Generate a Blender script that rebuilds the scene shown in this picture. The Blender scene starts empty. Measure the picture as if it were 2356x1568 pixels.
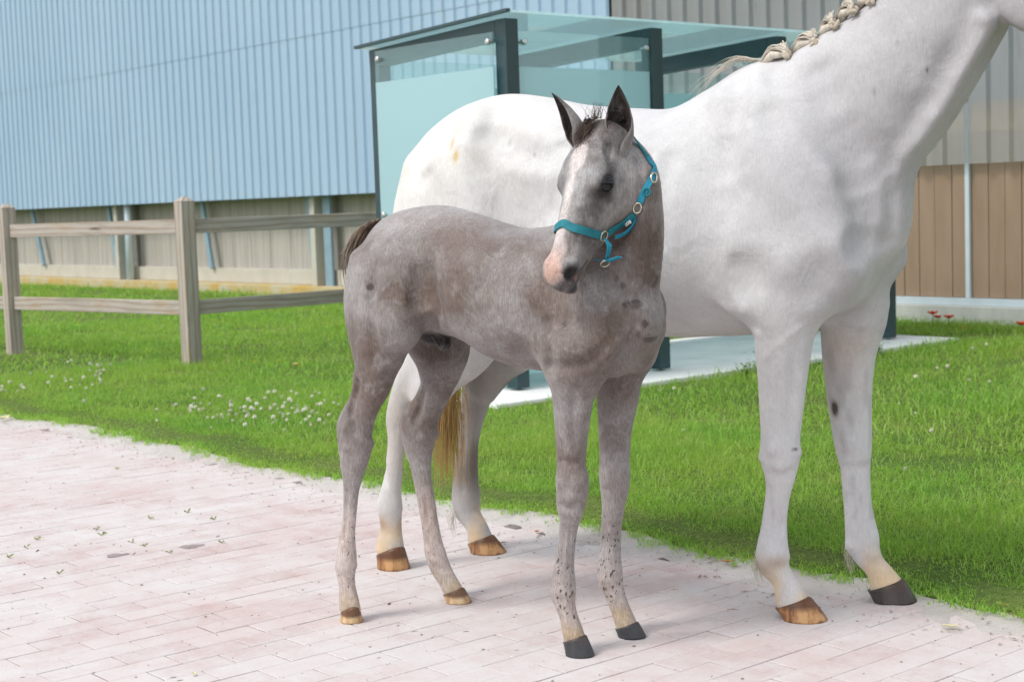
import bpy, bmesh, math, random
import numpy as np
from mathutils import Vector, Matrix
random.seed(7)
RNG = np.random.default_rng(11)
SC = bpy.context.scene
COL = SC.collection

# ------------------------------------------------------------------ camera
# world axes: X = along the shelter front, Y = along the barn wall, Z up (metres)
CX, CY = 1178., 784.                      # picture centre in the 2356 x 1568 measuring grid
V2 = np.array([5400 - CX, 323 - CY, 0.]); V1 = np.array([-1900 - CX, 573 - CY, 0.])
FPX = math.sqrt(-(V1 @ V2)); V2[2] = V1[2] = FPX
_x = V2 / np.linalg.norm(V2); _y = V1 / np.linalg.norm(V1)
R = np.array([_x, _y, np.cross(_x, _y)])   # camera (right, down, forward) -> world
CAMH = 1.25
CAM = np.array([0, 0, CAMH])
cd = bpy.data.cameras.new('camera'); cam = bpy.data.objects.new('camera', cd); COL.objects.link(cam)
cam.matrix_world = Matrix(((R[0, 0], -R[0, 1], -R[0, 2], 0), (R[1, 0], -R[1, 1], -R[1, 2], 0),
                           (R[2, 0], -R[2, 1], -R[2, 2], CAMH), (0, 0, 0, 1)))
cd.sensor_width = 36; cd.lens = 36 * FPX / 2356; cd.clip_end = 500; cd.clip_start = .05
cd.dof.use_dof = True; cd.dof.focus_distance = 4.5; cd.dof.aperture_fstop = 6.3
SC.camera = cam

# ------------------------------------------------------------------ light
SUN_EL = math.radians(52)
_r = R[:, 0].copy(); _f = R[:, 2].copy(); _r[2] = _f[2] = 0
SD = -.80 * _r - .45 * _f; SD /= np.linalg.norm(SD)      # horizontal direction towards the sun (left, behind the viewer)
w = bpy.data.worlds.new('World'); SC.world = w; w.use_nodes = True
nt = w.node_tree; bg = nt.nodes['Background']
sky = nt.nodes.new('ShaderNodeTexSky'); sky.sky_type = 'NISHITA'; sky.sun_disc = False
sky.sun_elevation = SUN_EL; sky.sun_rotation = math.atan2(SD[0], SD[1])
sky.air_density = 1.0; sky.dust_density = 2.5; sky.ozone_density = 1.0
hsv = nt.nodes.new('ShaderNodeHueSaturation'); hsv.inputs['Saturation'].default_value = .42
hsv.inputs['Value'].default_value = 1.0
# thin high cloud that breaks the sky into soft brighter patches
tc = nt.nodes.new('ShaderNodeTexCoord'); cn = nt.nodes.new('ShaderNodeTexNoise'); cn.inputs['Scale'].default_value = 3.2
cn.inputs['Detail'].default_value = 6
cr = nt.nodes.new('ShaderNodeValToRGB'); cr.color_ramp.elements[0].position = .42; cr.color_ramp.elements[1].position = .68
mx = nt.nodes.new('ShaderNodeMixRGB'); mx.inputs[2].default_value = (10.5, 10.8, 11.2, 1)
mf = nt.nodes.new('ShaderNodeMath'); mf.operation = 'MULTIPLY'; mf.inputs[1].default_value = .75
nt.links.new(tc.outputs['Generated'], cn.inputs['Vector']); nt.links.new(cn.outputs[0], cr.inputs[0])
nt.links.new(cr.outputs[0], mf.inputs[0]); nt.links.new(mf.outputs[0], mx.inputs[0])
nt.links.new(sky.outputs[0], hsv.inputs['Color']); nt.links.new(hsv.outputs[0], mx.inputs[1])
nt.links.new(mx.outputs[0], bg.inputs[0]); bg.inputs[1].default_value = .14
sl = bpy.data.lights.new('sun', 'SUN'); sl.energy = 1.4; sl.angle = math.radians(14); sl.color = (1, .965, .91)
so = bpy.data.objects.new('sun', sl); COL.objects.link(so)
sdir = Vector((SD[0] * math.cos(SUN_EL), SD[1] * math.cos(SUN_EL), math.sin(SUN_EL)))
so.rotation_euler = sdir.to_track_quat('Z', 'Y').to_euler()
vs = SC.view_settings; vs.view_transform = 'Standard'; vs.look = 'None'; vs.gamma = 1; vs.use_curve_mapping = False
vs.exposure = 0.42
SC.cycles.max_bounces = 10; SC.cycles.transparent_max_bounces = 24

# ------------------------------------------------------------------ projection helpers
def ray(u, v): return R @ np.array([u - CX, v - CY, FPX])
def ground(u, v, z=0.):
    d = ray(u, v); return CAM + d * (z - CAMH) / d[2]
def proj(p):
    c = (np.asarray(p, float) - CAM) @ R
    return np.stack([c[..., 0] / c[..., 2] * FPX + CX, c[..., 1] / c[..., 2] * FPX + CY, c[..., 2]], -1)

# ------------------------------------------------------------------ material helpers
MATS = {}
class NB:
    def __init__(s, name):
        s.m = bpy.data.materials.new(name); s.m.use_nodes = True; s.t = s.m.node_tree
        s.p = s.t.nodes['Principled BSDF']; s.out = s.t.nodes['Material Output']; MATS[name] = s.m
    def n(s, typ, **kw):
        x = s.t.nodes.new(typ)
        for k, v in kw.items():
            if k.startswith('i_'):
                key = k[2:]; key = int(key) if key.isdigit() else key.replace('_', ' ')
                x.inputs[key].default_value = v
            else: setattr(x, k, v)
        return x
    def l(s, a, b):
        if hasattr(a, 'outputs'): a = a.outputs[0]
        s.t.links.new(a, b); return s
    def coord(s, kind='Object', scale=(1, 1, 1), rot=(0, 0, 0)):
        c = s.n('ShaderNodeTexCoord'); m = s.n('ShaderNodeMapping'); m.inputs['Scale'].default_value = scale
        m.inputs['Rotation'].default_value = rot
        s.l(c.outputs[kind], m.inputs[0]); return m
    def wpos(s, scale=(1, 1, 1)):
        c = s.n('ShaderNodeNewGeometry'); m = s.n('ShaderNodeMapping'); m.inputs['Scale'].default_value = scale
        s.l(c.outputs['Position'], m.inputs[0]); return m
    def noise(s, vec, scale, detail=4, rough=.55, dist=0):
        x = s.n('ShaderNodeTexNoise'); x.inputs['Scale'].default_value = scale; x.inputs['Detail'].default_value = detail
        x.inputs['Roughness'].default_value = rough; x.inputs['Distortion'].default_value = dist
        s.l(vec, x.inputs['Vector']); return x
    def ramp(s, fac, stops):
        r = s.n('ShaderNodeValToRGB'); e = r.color_ramp.elements
        while len(e) < len(stops): e.new(.5)
        for i, (p, c) in enumerate(stops):
            e[i].position = p; e[i].color = (c, c, c, 1) if isinstance(c, (int, float)) else (*c, 1)
        s.l(fac, r.inputs[0]); return r
    def mix(s, fac, a, b, mode='MIX'):
        x = s.n('ShaderNodeMixRGB', blend_type=mode)
        for k, v in ((0, fac), (1, a), (2, b)):
            if isinstance(v, (int, float)): x.inputs[k].default_value = v if k == 0 else (v, v, v, 1)
            elif isinstance(v, tuple): x.inputs[k].default_value = (*v, 1)
            else: s.l(v, x.inputs[k])
        return x
    def math(s, op, a, b=0.):
        x = s.n('ShaderNodeMath', operation=op)
        for k, v in ((0, a), (1, b)):
            if isinstance(v, (int, float)): x.inputs[k].default_value = v
            else: s.l(v, x.inputs[k])
        return x
    def color(s, c):
        if isinstance(c, tuple): s.p.inputs['Base Color'].default_value = (*c, 1)
        else: s.l(c, s.p.inputs['Base Color'])
        return s
    def rough(s, r, spec=.5):
        s.p.inputs['Roughness'].default_value = r; s.p.inputs['Specular IOR Level'].default_value = spec; return s
    def bump(s, h, dist=.002, strength=1., prev=None):
        b = s.n('ShaderNodeBump'); b.inputs['Distance'].default_value = dist; b.inputs['Strength'].default_value = strength
        s.l(h, b.inputs['Height'])
        if prev is not None: s.l(prev, b.inputs['Normal'])
        s.l(b, s.p.inputs['Normal']); return b

def simple(name, c, rough=.6, spec=.4, var=.12, scale=30., bump=0., metal=0.):
    b = NB(name); v = b.coord(); n = b.noise(v, scale, 5)
    lo = tuple(x * (1 - var) for x in c); hi = tuple(min(1, x * (1 + var)) for x in c)
    b.color(b.ramp(n, [(.3, lo), (.7, hi)])).rough(rough, spec); b.p.inputs['Metallic'].default_value = metal
    if bump: b.bump(n, bump)
    return b.m

# ------------------------------------------------------------------ mesh helpers
def link(name, me, mat=None, parent=None):
    o = bpy.data.objects.new(name, me); COL.objects.link(o)
    if mat is not None and me is not None and not me.materials: me.materials.append(MATS[mat] if isinstance(mat, str) else mat)
    if parent is not None: o.parent = parent
    return o
def empty(name, loc=(0, 0, 0), rz=0):
    o = bpy.data.objects.new(name, None); COL.objects.link(o); o.location = loc; o.rotation_euler = (0, 0, rz); o.empty_display_size = .1
    return o
def tag(o, label, cat, group=None):
    o['label'] = label; o['category'] = cat
    if group: o['group'] = group
    return o
def struct(o): o['kind'] = 'structure'; return o
def np_mesh(name, V, faces, smooth=True):
    """V (n,3); faces: (m,4) or (m,3) int array or a list of both"""
    me = bpy.data.meshes.new(name); fl = faces if isinstance(faces, list) else [faces]
    fl = [np.asarray(f, np.int32) for f in fl if len(f)]
    loops = np.concatenate([f.ravel() for f in fl]); tot = np.concatenate([np.full(len(f), f.shape[1], np.int32) for f in fl])
    me.vertices.add(len(V)); me.vertices.foreach_set('co', np.asarray(V, np.float32).ravel())
    me.loops.add(len(loops)); me.loops.foreach_set('vertex_index', loops)
    me.polygons.add(len(tot)); st = np.zeros(len(tot), np.int32); st[1:] = np.cumsum(tot)[:-1]
    me.polygons.foreach_set('loop_start', st); me.polygons.foreach_set('loop_total', tot)
    me.polygons.foreach_set('use_smooth', np.full(len(tot), bool(smooth)))
    me.update(calc_edges=True); me.validate(); return me
def vcol(me, C, name='coat'):
    a = me.color_attributes.new(name, 'FLOAT_COLOR', 'POINT')
    C = np.asarray(C); c = np.ones((len(me.vertices), 4), np.float32); c[:, :C.shape[1]] = C; a.data.foreach_set('color', c.ravel())
class MB:
    """collects boxes, prisms and tubes into one bmesh"""
    def __init__(s): s.bm = bmesh.new()
    def box(s, lo, hi, mat=None):
        lo = Vector(lo); hi = Vector(hi)
        vs = [s.bm.verts.new(((lo.x, hi.x)[i & 1], (lo.y, hi.y)[i >> 1 & 1], (lo.z, hi.z)[i >> 2])) for i in range(8)]
        if mat is not None:
            for v in vs: v.co = mat @ v.co
        for f in ((0, 2, 3, 1), (4, 5, 7, 6), (0, 1, 5, 4), (2, 6, 7, 3), (0, 4, 6, 2), (1, 3, 7, 5)): s.bm.faces.new([vs[i] for i in f])
        return s
    def bar(s, a, b, w, h, up=(0, 0, 1)):
        """box from a to b, w wide sideways, h thick along up"""
        a = Vector(a); b = Vector(b); t = (b - a); L = t.length; t.normalize(); up = Vector(up)
        sd = t.cross(up).normalized(); up = sd.cross(t)
        M = Matrix((t, sd, up)).transposed().to_4x4(); M.translation = a
        return s.box((0, -w / 2, -h / 2), (L, w / 2, h / 2), M)
    def tube(s, pts, r, n=8, cap=True):
        pts = [Vector(p) for p in pts]; rings = []; nrm = None
        rr = r if isinstance(r, (list, tuple)) else [r] * len(pts)
        for i, p in enumerate(pts):
            t = (pts[min(i + 1, len(pts) - 1)] - pts[max(i - 1, 0)]).normalized()
            nrm = t.orthogonal().normalized() if nrm is None else (nrm - t * nrm.dot(t)).normalized()
            bn = t.cross(nrm)
            rings.append([s.bm.verts.new(p + (nrm * math.cos(2 * math.pi * k / n) + bn * math.sin(2 * math.pi * k / n)) * rr[i]) for k in range(n)])
        for A, B in zip(rings, rings[1:]):
            for k in range(n): s.bm.faces.new((A[k], A[(k + 1) % n], B[(k + 1) % n], B[k]))
        if cap: s.bm.faces.new(rings[0][::-1]); s.bm.faces.new(rings[-1])
        return s
    def build(s, name, mat, parent=None, bevel=0, smooth=False):
        me = bpy.data.meshes.new(name)
        if bevel:
            bmesh.ops.bevel(s.bm, geom=[e for e in s.bm.edges], offset=bevel, segments=2, affect='EDGES', profile=.6, clamp_overlap=True)
        bmesh.ops.recalc_face_normals(s.bm, faces=s.bm.faces)
        s.bm.to_mesh(me); s.bm.free()
        if smooth: me.polygons.foreach_set('use_smooth', np.ones(len(me.polygons), bool))
        return link(name, me, mat, parent)

# ================================================================== materials
def mk_materials():
    # dusty clay pavers: pink body under a film of pale sand, drawn by world position so that it runs across the bricks
    b = NB('paver'); g = b.wpos(); oi = b.n('ShaderNodeObjectInfo')
    n1 = b.noise(g, 1.3, 6, .62); n2 = b.noise(g, 55, 5, .7); n3 = b.noise(g, 9, 5, .6)
    body = b.mix(oi.outputs['Random'], (.42, .275, .26), (.54, .42, .405))
    body = b.mix(b.ramp(n2, [(.35, .0), (.75, .35)]), body, (.56, .48, .465))
    f = b.math('ADD', b.math('MULTIPLY', n1, .75), b.math('MULTIPLY', n3, .45))
    f = b.math('ADD', f, b.math('MULTIPLY', n2, .18))
    dust = b.ramp(f, [(.50, .15), (.80, .95)])
    c = b.mix(dust, body, (.60, .57, .56))
    sp = b.noise(g, 130, 2, .5); c = b.mix(b.ramp(sp, [(.70, 0.), (.76, .55)]), c, (.30, .26, .24))
    b.color(c).rough(.92, .15); b.bump(b.math('ADD', n2, b.math('MULTIPLY', n3, 1.5)), .0016)
    # sand filling the joints and strewn along the grass
    b = NB('sand'); g = b.wpos(); n1 = b.noise(g, 3, 6, .65); n2 = b.noise(g, 70, 5, .75)
    c = b.ramp(n1, [(.3, (.46, .42, .39)), (.7, (.60, .57, .55))]); c = b.mix(b.ramp(n2, [(.5, 0.), (.75, .5)]), c, (.45, .39, .33))
    b.color(c).rough(.95, .1); b.bump(n2, .006)
    b = NB('joint_sand'); g = b.wpos(); n1 = b.noise(g, 6, 5, .6); n2 = b.noise(g, 90, 4, .7)
    c = b.mix(b.ramp(n1, [(.40, 0.), (.62, 1.)]), (.15, .125, .115), (.42, .38, .365)); b.color(b.mix(b.ramp(n2, [(.45, 0.), (.7, .6)]), c, (.13, .11, .10))).rough(.95, .1); b.bump(n2, .003)
    b = NB('soil'); g = b.wpos(); n1 = b.noise(g, .9, 6, .6); n2 = b.noise(g, 40, 5, .7)
    c = b.ramp(n1, [(.35, (.10, .17, .035)), (.6, (.17, .22, .06)), (.75, (.36, .31, .19))])
    c = b.mix(b.ramp(n2, [(.4, 0.), (.7, .7)]), c, (.035, .06, .015)); b.color(c).rough(.95, .1); b.bump(n2, .02)
    # grass: colour per blade, light passes through
    b = NB('grass'); a = b.n('ShaderNodeVertexColor', layer_name='coat'); g = b.wpos(); n = b.noise(g, .7, 4)
    n5 = b.noise(g, 2.6, 4, .6); c = b.mix(b.ramp(n, [(.35, 0.), (.68, .55)]), a.outputs[0], (.44, .52, .11), 'MIX'); c = b.mix(b.ramp(n5, [(.55, 0.), (.75, .5)]), c, (.52, .52, .18)); c = b.mix(b.ramp(n5, [(.28, .5), (.42, 0.)]), c, (.09, .27, .04))
    b.color(c).rough(.5, .35)
    tr = b.n('ShaderNodeBsdfTranslucent'); b.l(b.mix(1., c, (1.0, 1.25, .55), 'MULTIPLY'), tr.inputs[0])
    ms = b.n('ShaderNodeMixShader'); ms.inputs[0].default_value = .5
    b.l(b.p, ms.inputs[1]); b.l(tr, ms.inputs[2]); b.l(ms, b.out.inputs[0])
    # weathered timber, grain along local X
    b = NB('timber'); v = b.coord('Object', (1.2, 9, 9)); oi = b.n('ShaderNodeObjectInfo')
    off = b.n('ShaderNodeVectorMath', operation='ADD'); cmb = b.n('ShaderNodeCombineXYZ')
    for i in range(3): b.l(b.math('MULTIPLY', oi.outputs['Random'], 31. + 17 * i), cmb.inputs[i])
    b.l(v, off.inputs[0]); b.l(cmb, off.inputs[1])
    n1 = b.noise(off, 1.6, 4, .5, .6); wv = b.n('ShaderNodeTexWave', wave_type='RINGS', rings_direction='X')
    wv.inputs['Scale'].default_value = .9; wv.inputs['Distortion'].default_value = 9; wv.inputs['Detail'].default_value = 3; wv.inputs['Detail Scale'].default_value = .35
    b.l(off, wv.inputs['Vector']); fine = b.noise(b.coord('Object', (3, 90, 90)), 2, 4, .6)
    c = b.ramp(n1, [(.3, (.34, .30, .26)), (.55, (.46, .42, .375)), (.75, (.42, .32, .23))])
    c = b.mix(b.ramp(wv, [(.55, 0.), (.95, .5)]), c, (.25, .165, .11)); c = b.mix(b.ramp(fine, [(.45, 0.), (.8, .45)]), c, (.22, .19, .165))
    kn = b.n('ShaderNodeTexVoronoi'); kn.inputs['Scale'].default_value = .75; b.l(off, kn.inputs['Vector'])
    c = b.mix(b.ramp(kn, [(.05, .9), (.11, 0.)]), c, (.10, .07, .05))
    b.color(c).rough(.85, .2); b.bump(fine, .003)
    # blue trapezoid sheet
    def sheet(name, c0, c1, stain):
        b = NB(name); g = b.wpos((1, 1, .12)); n = b.noise(g, 5, 5, .6); n2 = b.noise(b.wpos((1, 1, .05)), 22, 4, .65); n3 = b.noise(b.wpos(), .5, 3)
        c = b.mix(n3, c0, c1); c = b.mix(b.ramp(n, [(.52, 0.), (.8, .35)]), c, stain); c = b.mix(b.ramp(n2, [(.66, 0.), (.75, .6)]), c, tuple(x * .45 for x in stain))
        b.color(c).rough(.55, .3); return b
    sheet('blue_sheet', (.275, .41, .55), (.365, .49, .61), (.34, .42, .48))
    b = sheet('grp_sheet', (.46, .47, .46), (.55, .55, .53), (.28, .27, .24))
    tr = b.n('ShaderNodeBsdfTransparent'); tr.inputs[0].default_value = (.78, .82, .84, 1); ms = b.n('ShaderNodeMixShader'); ms.inputs[0].default_value = .55
    b.l(b.p, ms.inputs[1]); b.l(tr, ms.inputs[2]); b.l(ms, b.out.inputs[0])
    simple('cream_steel', (.47, .45, .385), .6, .3, .08, 4)
    simple('blue_steel', (.22, .33, .40), .55, .4, .1, 6)
    simple('white_pipe', (.55, .63, .68), .4, .5, .06, 5)
    b = NB('recess_board'); g = b.wpos((1, 1, .05)); n = b.noise(g, 14, 5, .65); b.color(b.ramp(n, [(.3, (.30, .28, .25)), (.7, (.46, .435, .39))])).rough(.85, .2)
    b = NB('plinth'); g = b.wpos(); n = b.noise(g, 2.2, 6, .65); n2 = b.noise(g, 25, 5, .65)
    c = b.ramp(n, [(.30, (.48, .46, .41)), (.48, (.48, .40, .22)), (.62, (.50, .33, .09))]); c = b.mix(b.ramp(n2, [(.5, 0.), (.75, .5)]), c, (.30, .27, .21)); b.color(c).rough(.9, .2); b.bump(n2, .004)
    b = NB('plinth_clean'); g = b.wpos((1, 1, .4)); n = b.noise(g, 4, 6, .65); b.color(b.ramp(n, [(.3, (.44, .45, .42)), (.7, (.62, .62, .58))])).rough(.9, .2); b.bump(n, .003)
    b = NB('slab_concrete'); g = b.wpos(); n = b.noise(g, 3, 6, .6); n2 = b.noise(g, 60, 4, .6); b.color(b.mix(b.ramp(n2, [(.5, 0.), (.8, .25)]), b.ramp(n, [(.3, (.62, .64, .62)), (.7, (.78, .79, .77))]), (.45, .45, .43))).rough(.85, .2); b.bump(n2, .002)
    b = NB('brown_panel'); g = b.wpos((1, 1, .2)); n = b.noise(g, 6, 5, .6); oi = b.n('ShaderNodeObjectInfo')
    b.color(b.mix(b.math('MULTIPLY', oi.outputs['Random'], .5), b.ramp(n, [(.3, (.27, .185, .125)), (.7, (.35, .25, .175))]), (.29, .21, .145))).rough(.6, .3)
    simple('dark_interior', (.13, .18, .23), .8, .2, .1, 3)
    simple('purlin', (.42, .29, .17), .8, .2, .2, 9)
    simple('bolt_steel', (.55, .55, .54), .3, .6, .05, 30, 0, .9)
    simple('rivet', (.24, .31, .36), .5, .4, .1, 30)
    simple('shelter_steel', (.022, .052, .062), .38, .5, .12, 8)
    # panes
    def glass(name, tint, fog, fogc):
        b = NB(name); tr = b.n('ShaderNodeBsdfTransparent'); tr.inputs[0].default_value = (*tint, 1)
        gl = b.n('ShaderNodeBsdfGlossy'); gl.inputs['Roughness'].default_value = .015; gl.inputs[0].default_value = (.9, 1, 1, 1)
        lw = b.n('ShaderNodeFresnel'); base = tr
        ge = b.n('ShaderNodeNewGeometry'); b.l(b.math('SUBTRACT', 1.5, b.math('MULTIPLY', ge.outputs['Backfacing'], 1.5 - 1 / 1.5)), lw.inputs[0])
        if fog:
            df = b.n('ShaderNodeBsdfDiffuse'); df.inputs[0].default_value = (*fogc, 1); tl = b.n('ShaderNodeBsdfTranslucent'); tl.inputs[0].default_value = (*fogc, 1)
            m0 = b.n('ShaderNodeMixShader'); m0.inputs[0].default_value = .45; b.l(df, m0.inputs[1]); b.l(tl, m0.inputs[2])
            m1 = b.n('ShaderNodeMixShader'); m1.inputs[0].default_value = fog; b.l(tr, m1.inputs[1]); b.l(m0, m1.inputs[2]); base = m1
        m2 = b.n('ShaderNodeMixShader'); b.l(lw, m2.inputs[0]); b.l(base, m2.inputs[1]); b.l(gl, m2.inputs[2]); b.l(m2, b.out.inputs[0])
    glass('clear_glass', (.90, .97, .97), .10, (.60, .85, .87))
    glass('frosted_glass', (.76, .91, .93), .82, (.58, .79, .83))
    glass('roof_glass', (.86, .97, .98), .50, (.80, .95, .97))
    # horses: colour attribute with fine hair on top
    def coat(name, mottle, amt, spots, hair, frost):
        b = NB(name); a = b.n('ShaderNodeVertexColor', layer_name='coat'); v = b.coord()
        n1 = b.noise(v, 7, 6, .65, .4); n2 = b.noise(v, 38, 5, .7); n3 = b.noise(b.coord('Object', (1, 1, .16)), 230, 3, .7)
        f = b.math('ADD', b.math('MULTIPLY', n1, .65), b.math('MULTIPLY', n2, .35))
        c = b.mix(b.ramp(f, [(.42, 0.), (.64, amt)]), a.outputs[0], mottle, 'MULTIPLY')
        n4 = b.noise(v, 17, 6, .7, .6); c = b.mix(b.ramp(n4, [(.52, 0.), (.70, frost)]), c, (.50, .485, .48))
        c = b.mix(b.ramp(n3, [(.35, hair), (.65, 0.)]), c, (.30, .28, .28), 'MULTIPLY')
        if spots:
            vo = b.n('ShaderNodeTexVoronoi'); vo.inputs['Scale'].default_value = spots; b.l(b.mix(.03, b.coord('Object', (1, 1, .6)), b.noise(v, 40, 3)), vo.inputs['Vector'])
            sx = b.n('ShaderNodeSeparateColor'); b.l(vo.outputs['Color'], sx.inputs[0])
            rad = b.math('MULTIPLY', b.math('SUBTRACT', sx.outputs[0], b.math('SUBTRACT', 1., a.outputs['Alpha'])), .9)
            sp = b.math('MULTIPLY', b.math('SUBTRACT', rad, vo.outputs['Distance']), 9.); sp.use_clamp = True
            c = b.mix(b.math('MULTIPLY', sp, .9), c, (.055, .042, .04))
        b.color(c).rough(.62, .25); b.p.inputs['Sheen Weight'].default_value = .12; b.p.inputs['Sheen Roughness'].default_value = .5
        n0 = b.noise(b.coord('Object', (1, 1, .8)), 9, 3, .5, .8); bp = b.bump(n0, .012, .55); bp = b.bump(n2, .003, .5, bp); b.bump(n3, .0012, .7, bp)
    coat('foal_coat', (.62, .55, .51), .85, 120, .5, .34)
    coat('mare_coat', (.86, .85, .86), .9, 75, .16, .0)
    def hair(name, c0, c1):
        b = NB(name); v = b.coord('Object', (1, 1, .1)); n = b.noise(v, 60, 4, .6); b.color(b.ramp(n, [(.3, c0), (.7, c1)])).rough(.45, .4)
    hair('blond_hair', (.42, .24, .07), (.74, .52, .22)); hair('pale_hair', (.48, .42, .35), (.70, .65, .57)); hair('dark_hair', (.035, .022, .018), (.10, .06, .04))
    hair('braid_hair', (.36, .30, .23), (.58, .52, .43)); hair('brown_tail_hair', (.07, .042, .03), (.34, .25, .18))
    def hoof(name, stops, band, zs=10):
        b = NB(name); v = b.coord(); n = b.noise(b.coord('Object', (1, 1, .12)), 48, 5, .65); n2 = b.noise(v, 12, 4, .6); rg = b.noise(b.coord('Object', (.2, .2, 6)), 25, 2)
        c = b.ramp(b.math('ADD', b.math('MULTIPLY', n, .5), b.math('MULTIPLY', n2, .5)), stops)
        z = b.n('ShaderNodeSeparateXYZ'); b.l(v, z.inputs[0])
        zz = b.math('ADD', z.outputs[2], b.math('MULTIPLY', n2, .02)); c = b.mix(b.ramp(b.math('MULTIPLY', zz, zs), [(.45, 0.), (.62, band)]), c, (.09, .035, .015))
        b.color(c).rough(.42, .45); b.bump(rg, .0012)
    hoof('hoof_tan', [(.40, (.085, .035, .014)), (.48, (.26, .11, .04)), (.58, (.50, .28, .12))], .9, 11)
    hoof('hoof_dark', [(.3, (.020, .016, .014)), (.7, (.060, .045, .036))], .2)
    hoof('hoof_black', [(.3, (.02, .022, .026)), (.7, (.055, .055, .06))], .3)
    hoof('hoof_pied', [(.36, (.05, .04, .035)), (.44, (.36, .19, .07)), (.58, (.62, .45, .26))], .9, 17)
    b = NB('eye'); b.color((.006, .007, .010)).rough(.08, .35)
    b = NB('webbing'); v = b.coord(); n = b.noise(v, 25, 4); rb = b.noise(b.coord('Object', (1, 1, 1)), 420, 2)
    b.color(b.ramp(n, [(.3, (.012, .13, .17)), (.7, (.022, .22, .26))])).rough(.7, .3); b.bump(rb, .001)
    simple('halter_blue', (.016, .25, .38), .6, .35, .2, 40)
    simple('label_white', (.80, .80, .78), .6, .3, .03, 50)
    simple('halter_ring', (.62, .56, .45), .28, .6, .1, 30, 0, .9)
    simple('black_band', (.015, .014, .014), .6, .3, .2, 60)
    simple('clover_white', (.78, .76, .66), .8, .2, .12, 60); simple('poppy_red', (.85, .09, .035), .6, .3, .15, 40); simple('stem_green', (.10, .22, .04), .6, .3, .2, 20)
    simple('butter_yellow', (.80, .48, .02), .5, .4, .1, 40); simple('dry_leaf', (.46, .20, .10), .7, .3, .3, 30); simple('pale_leaf', (.62, .58, .30), .6, .3, .2, 30)
    simple('yellow_leaf', (.66, .48, .16), .7, .3, .2, 30); simple('dung', (.30, .235, .18), .9, .2, .5, 9); simple('weed_leaf', (.17, .28, .07), .55, .35, .3, 12)
mk_materials()

# ================================================================== ground, pavement, lawn
def grid_sheet(name, xs, ys, zf, mat, parent=None):
    X, Y = np.meshgrid(xs, ys, indexing='ij'); Z = zf(X, Y); V = np.stack([X, Y, Z], -1).reshape(-1, 3)
    nx, ny = len(xs), len(ys); i = (np.arange(nx - 1)[:, None] * ny + np.arange(ny - 1)[None]).ravel()
    return link(name, np_mesh(name, V, np.stack([i, i + ny, i + ny + 1, i + 1], 1)), mat, parent)
def wob(y, s=0.):
    return .03 * np.sin(y * 1.7 + s) + .035 * np.sin(y * 4.3 + 1.3 + s) + .018 * np.sin(y * 11.1 + s) + .012 * np.sin(y * 23.7)
EDGE = 4.0
struct(grid_sheet('ground', np.linspace(-150, 150, 13), np.linspace(-150, 150, 13), lambda x, y: x * 0 - .06, 'soil'))
# sand verge between bricks and lawn
def sand_z(x, y):
    n = np.sin(x * 9 + y * 2.3) * np.sin(y * 5.1 - x * 3) + .6 * np.sin(x * 31 + y * 7) * np.sin(y * 23) + .4 * np.sin(x * 53 - y * 41)
    return -.014 + .022 * np.clip((x - 3.6) / .4, 0, 1) + .0045 * n - .05 * (x > 4.45)
pavement = struct(grid_sheet('pavement', np.linspace(-1.5, 4.2, 6), np.linspace(-.5, 17, 18), lambda x, y: x * 0 - .0030, 'joint_sand'))
struct(grid_sheet('sand_verge', np.linspace(3.45, 4.5, 50), np.linspace(-.5, 17, 420), sand_z, 'sand'))
# lawn sheet with a ragged edge
ys = np.linspace(-2, 45, 500); xs = np.concatenate([[0, .03, .08, .16, .3], np.linspace(.6, 8.3, 20), [30.]])
def lawn():
    X = EDGE + wob(ys)[:, None] + xs[None]; Y = np.repeat(ys[:, None], len(xs), 1)
    Z = np.broadcast_to(np.minimum(.012 + xs * .12, .03)[None], X.shape) + .006 * np.sin(X * 9) * np.sin(Y * 7)
    Z = np.where(xs[None] == 0, -.03, Z); V = np.stack([X, Y, Z], -1).reshape(-1, 3); n = len(xs)
    i = (np.arange(len(ys) - 1)[:, None] * n + np.arange(n - 1)[None]).ravel()
    return struct(link('lawn', np_mesh('lawn', V, np.stack([i, i + 1, i + n + 1, i + n], 1)), 'soil'))
lawn()

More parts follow.
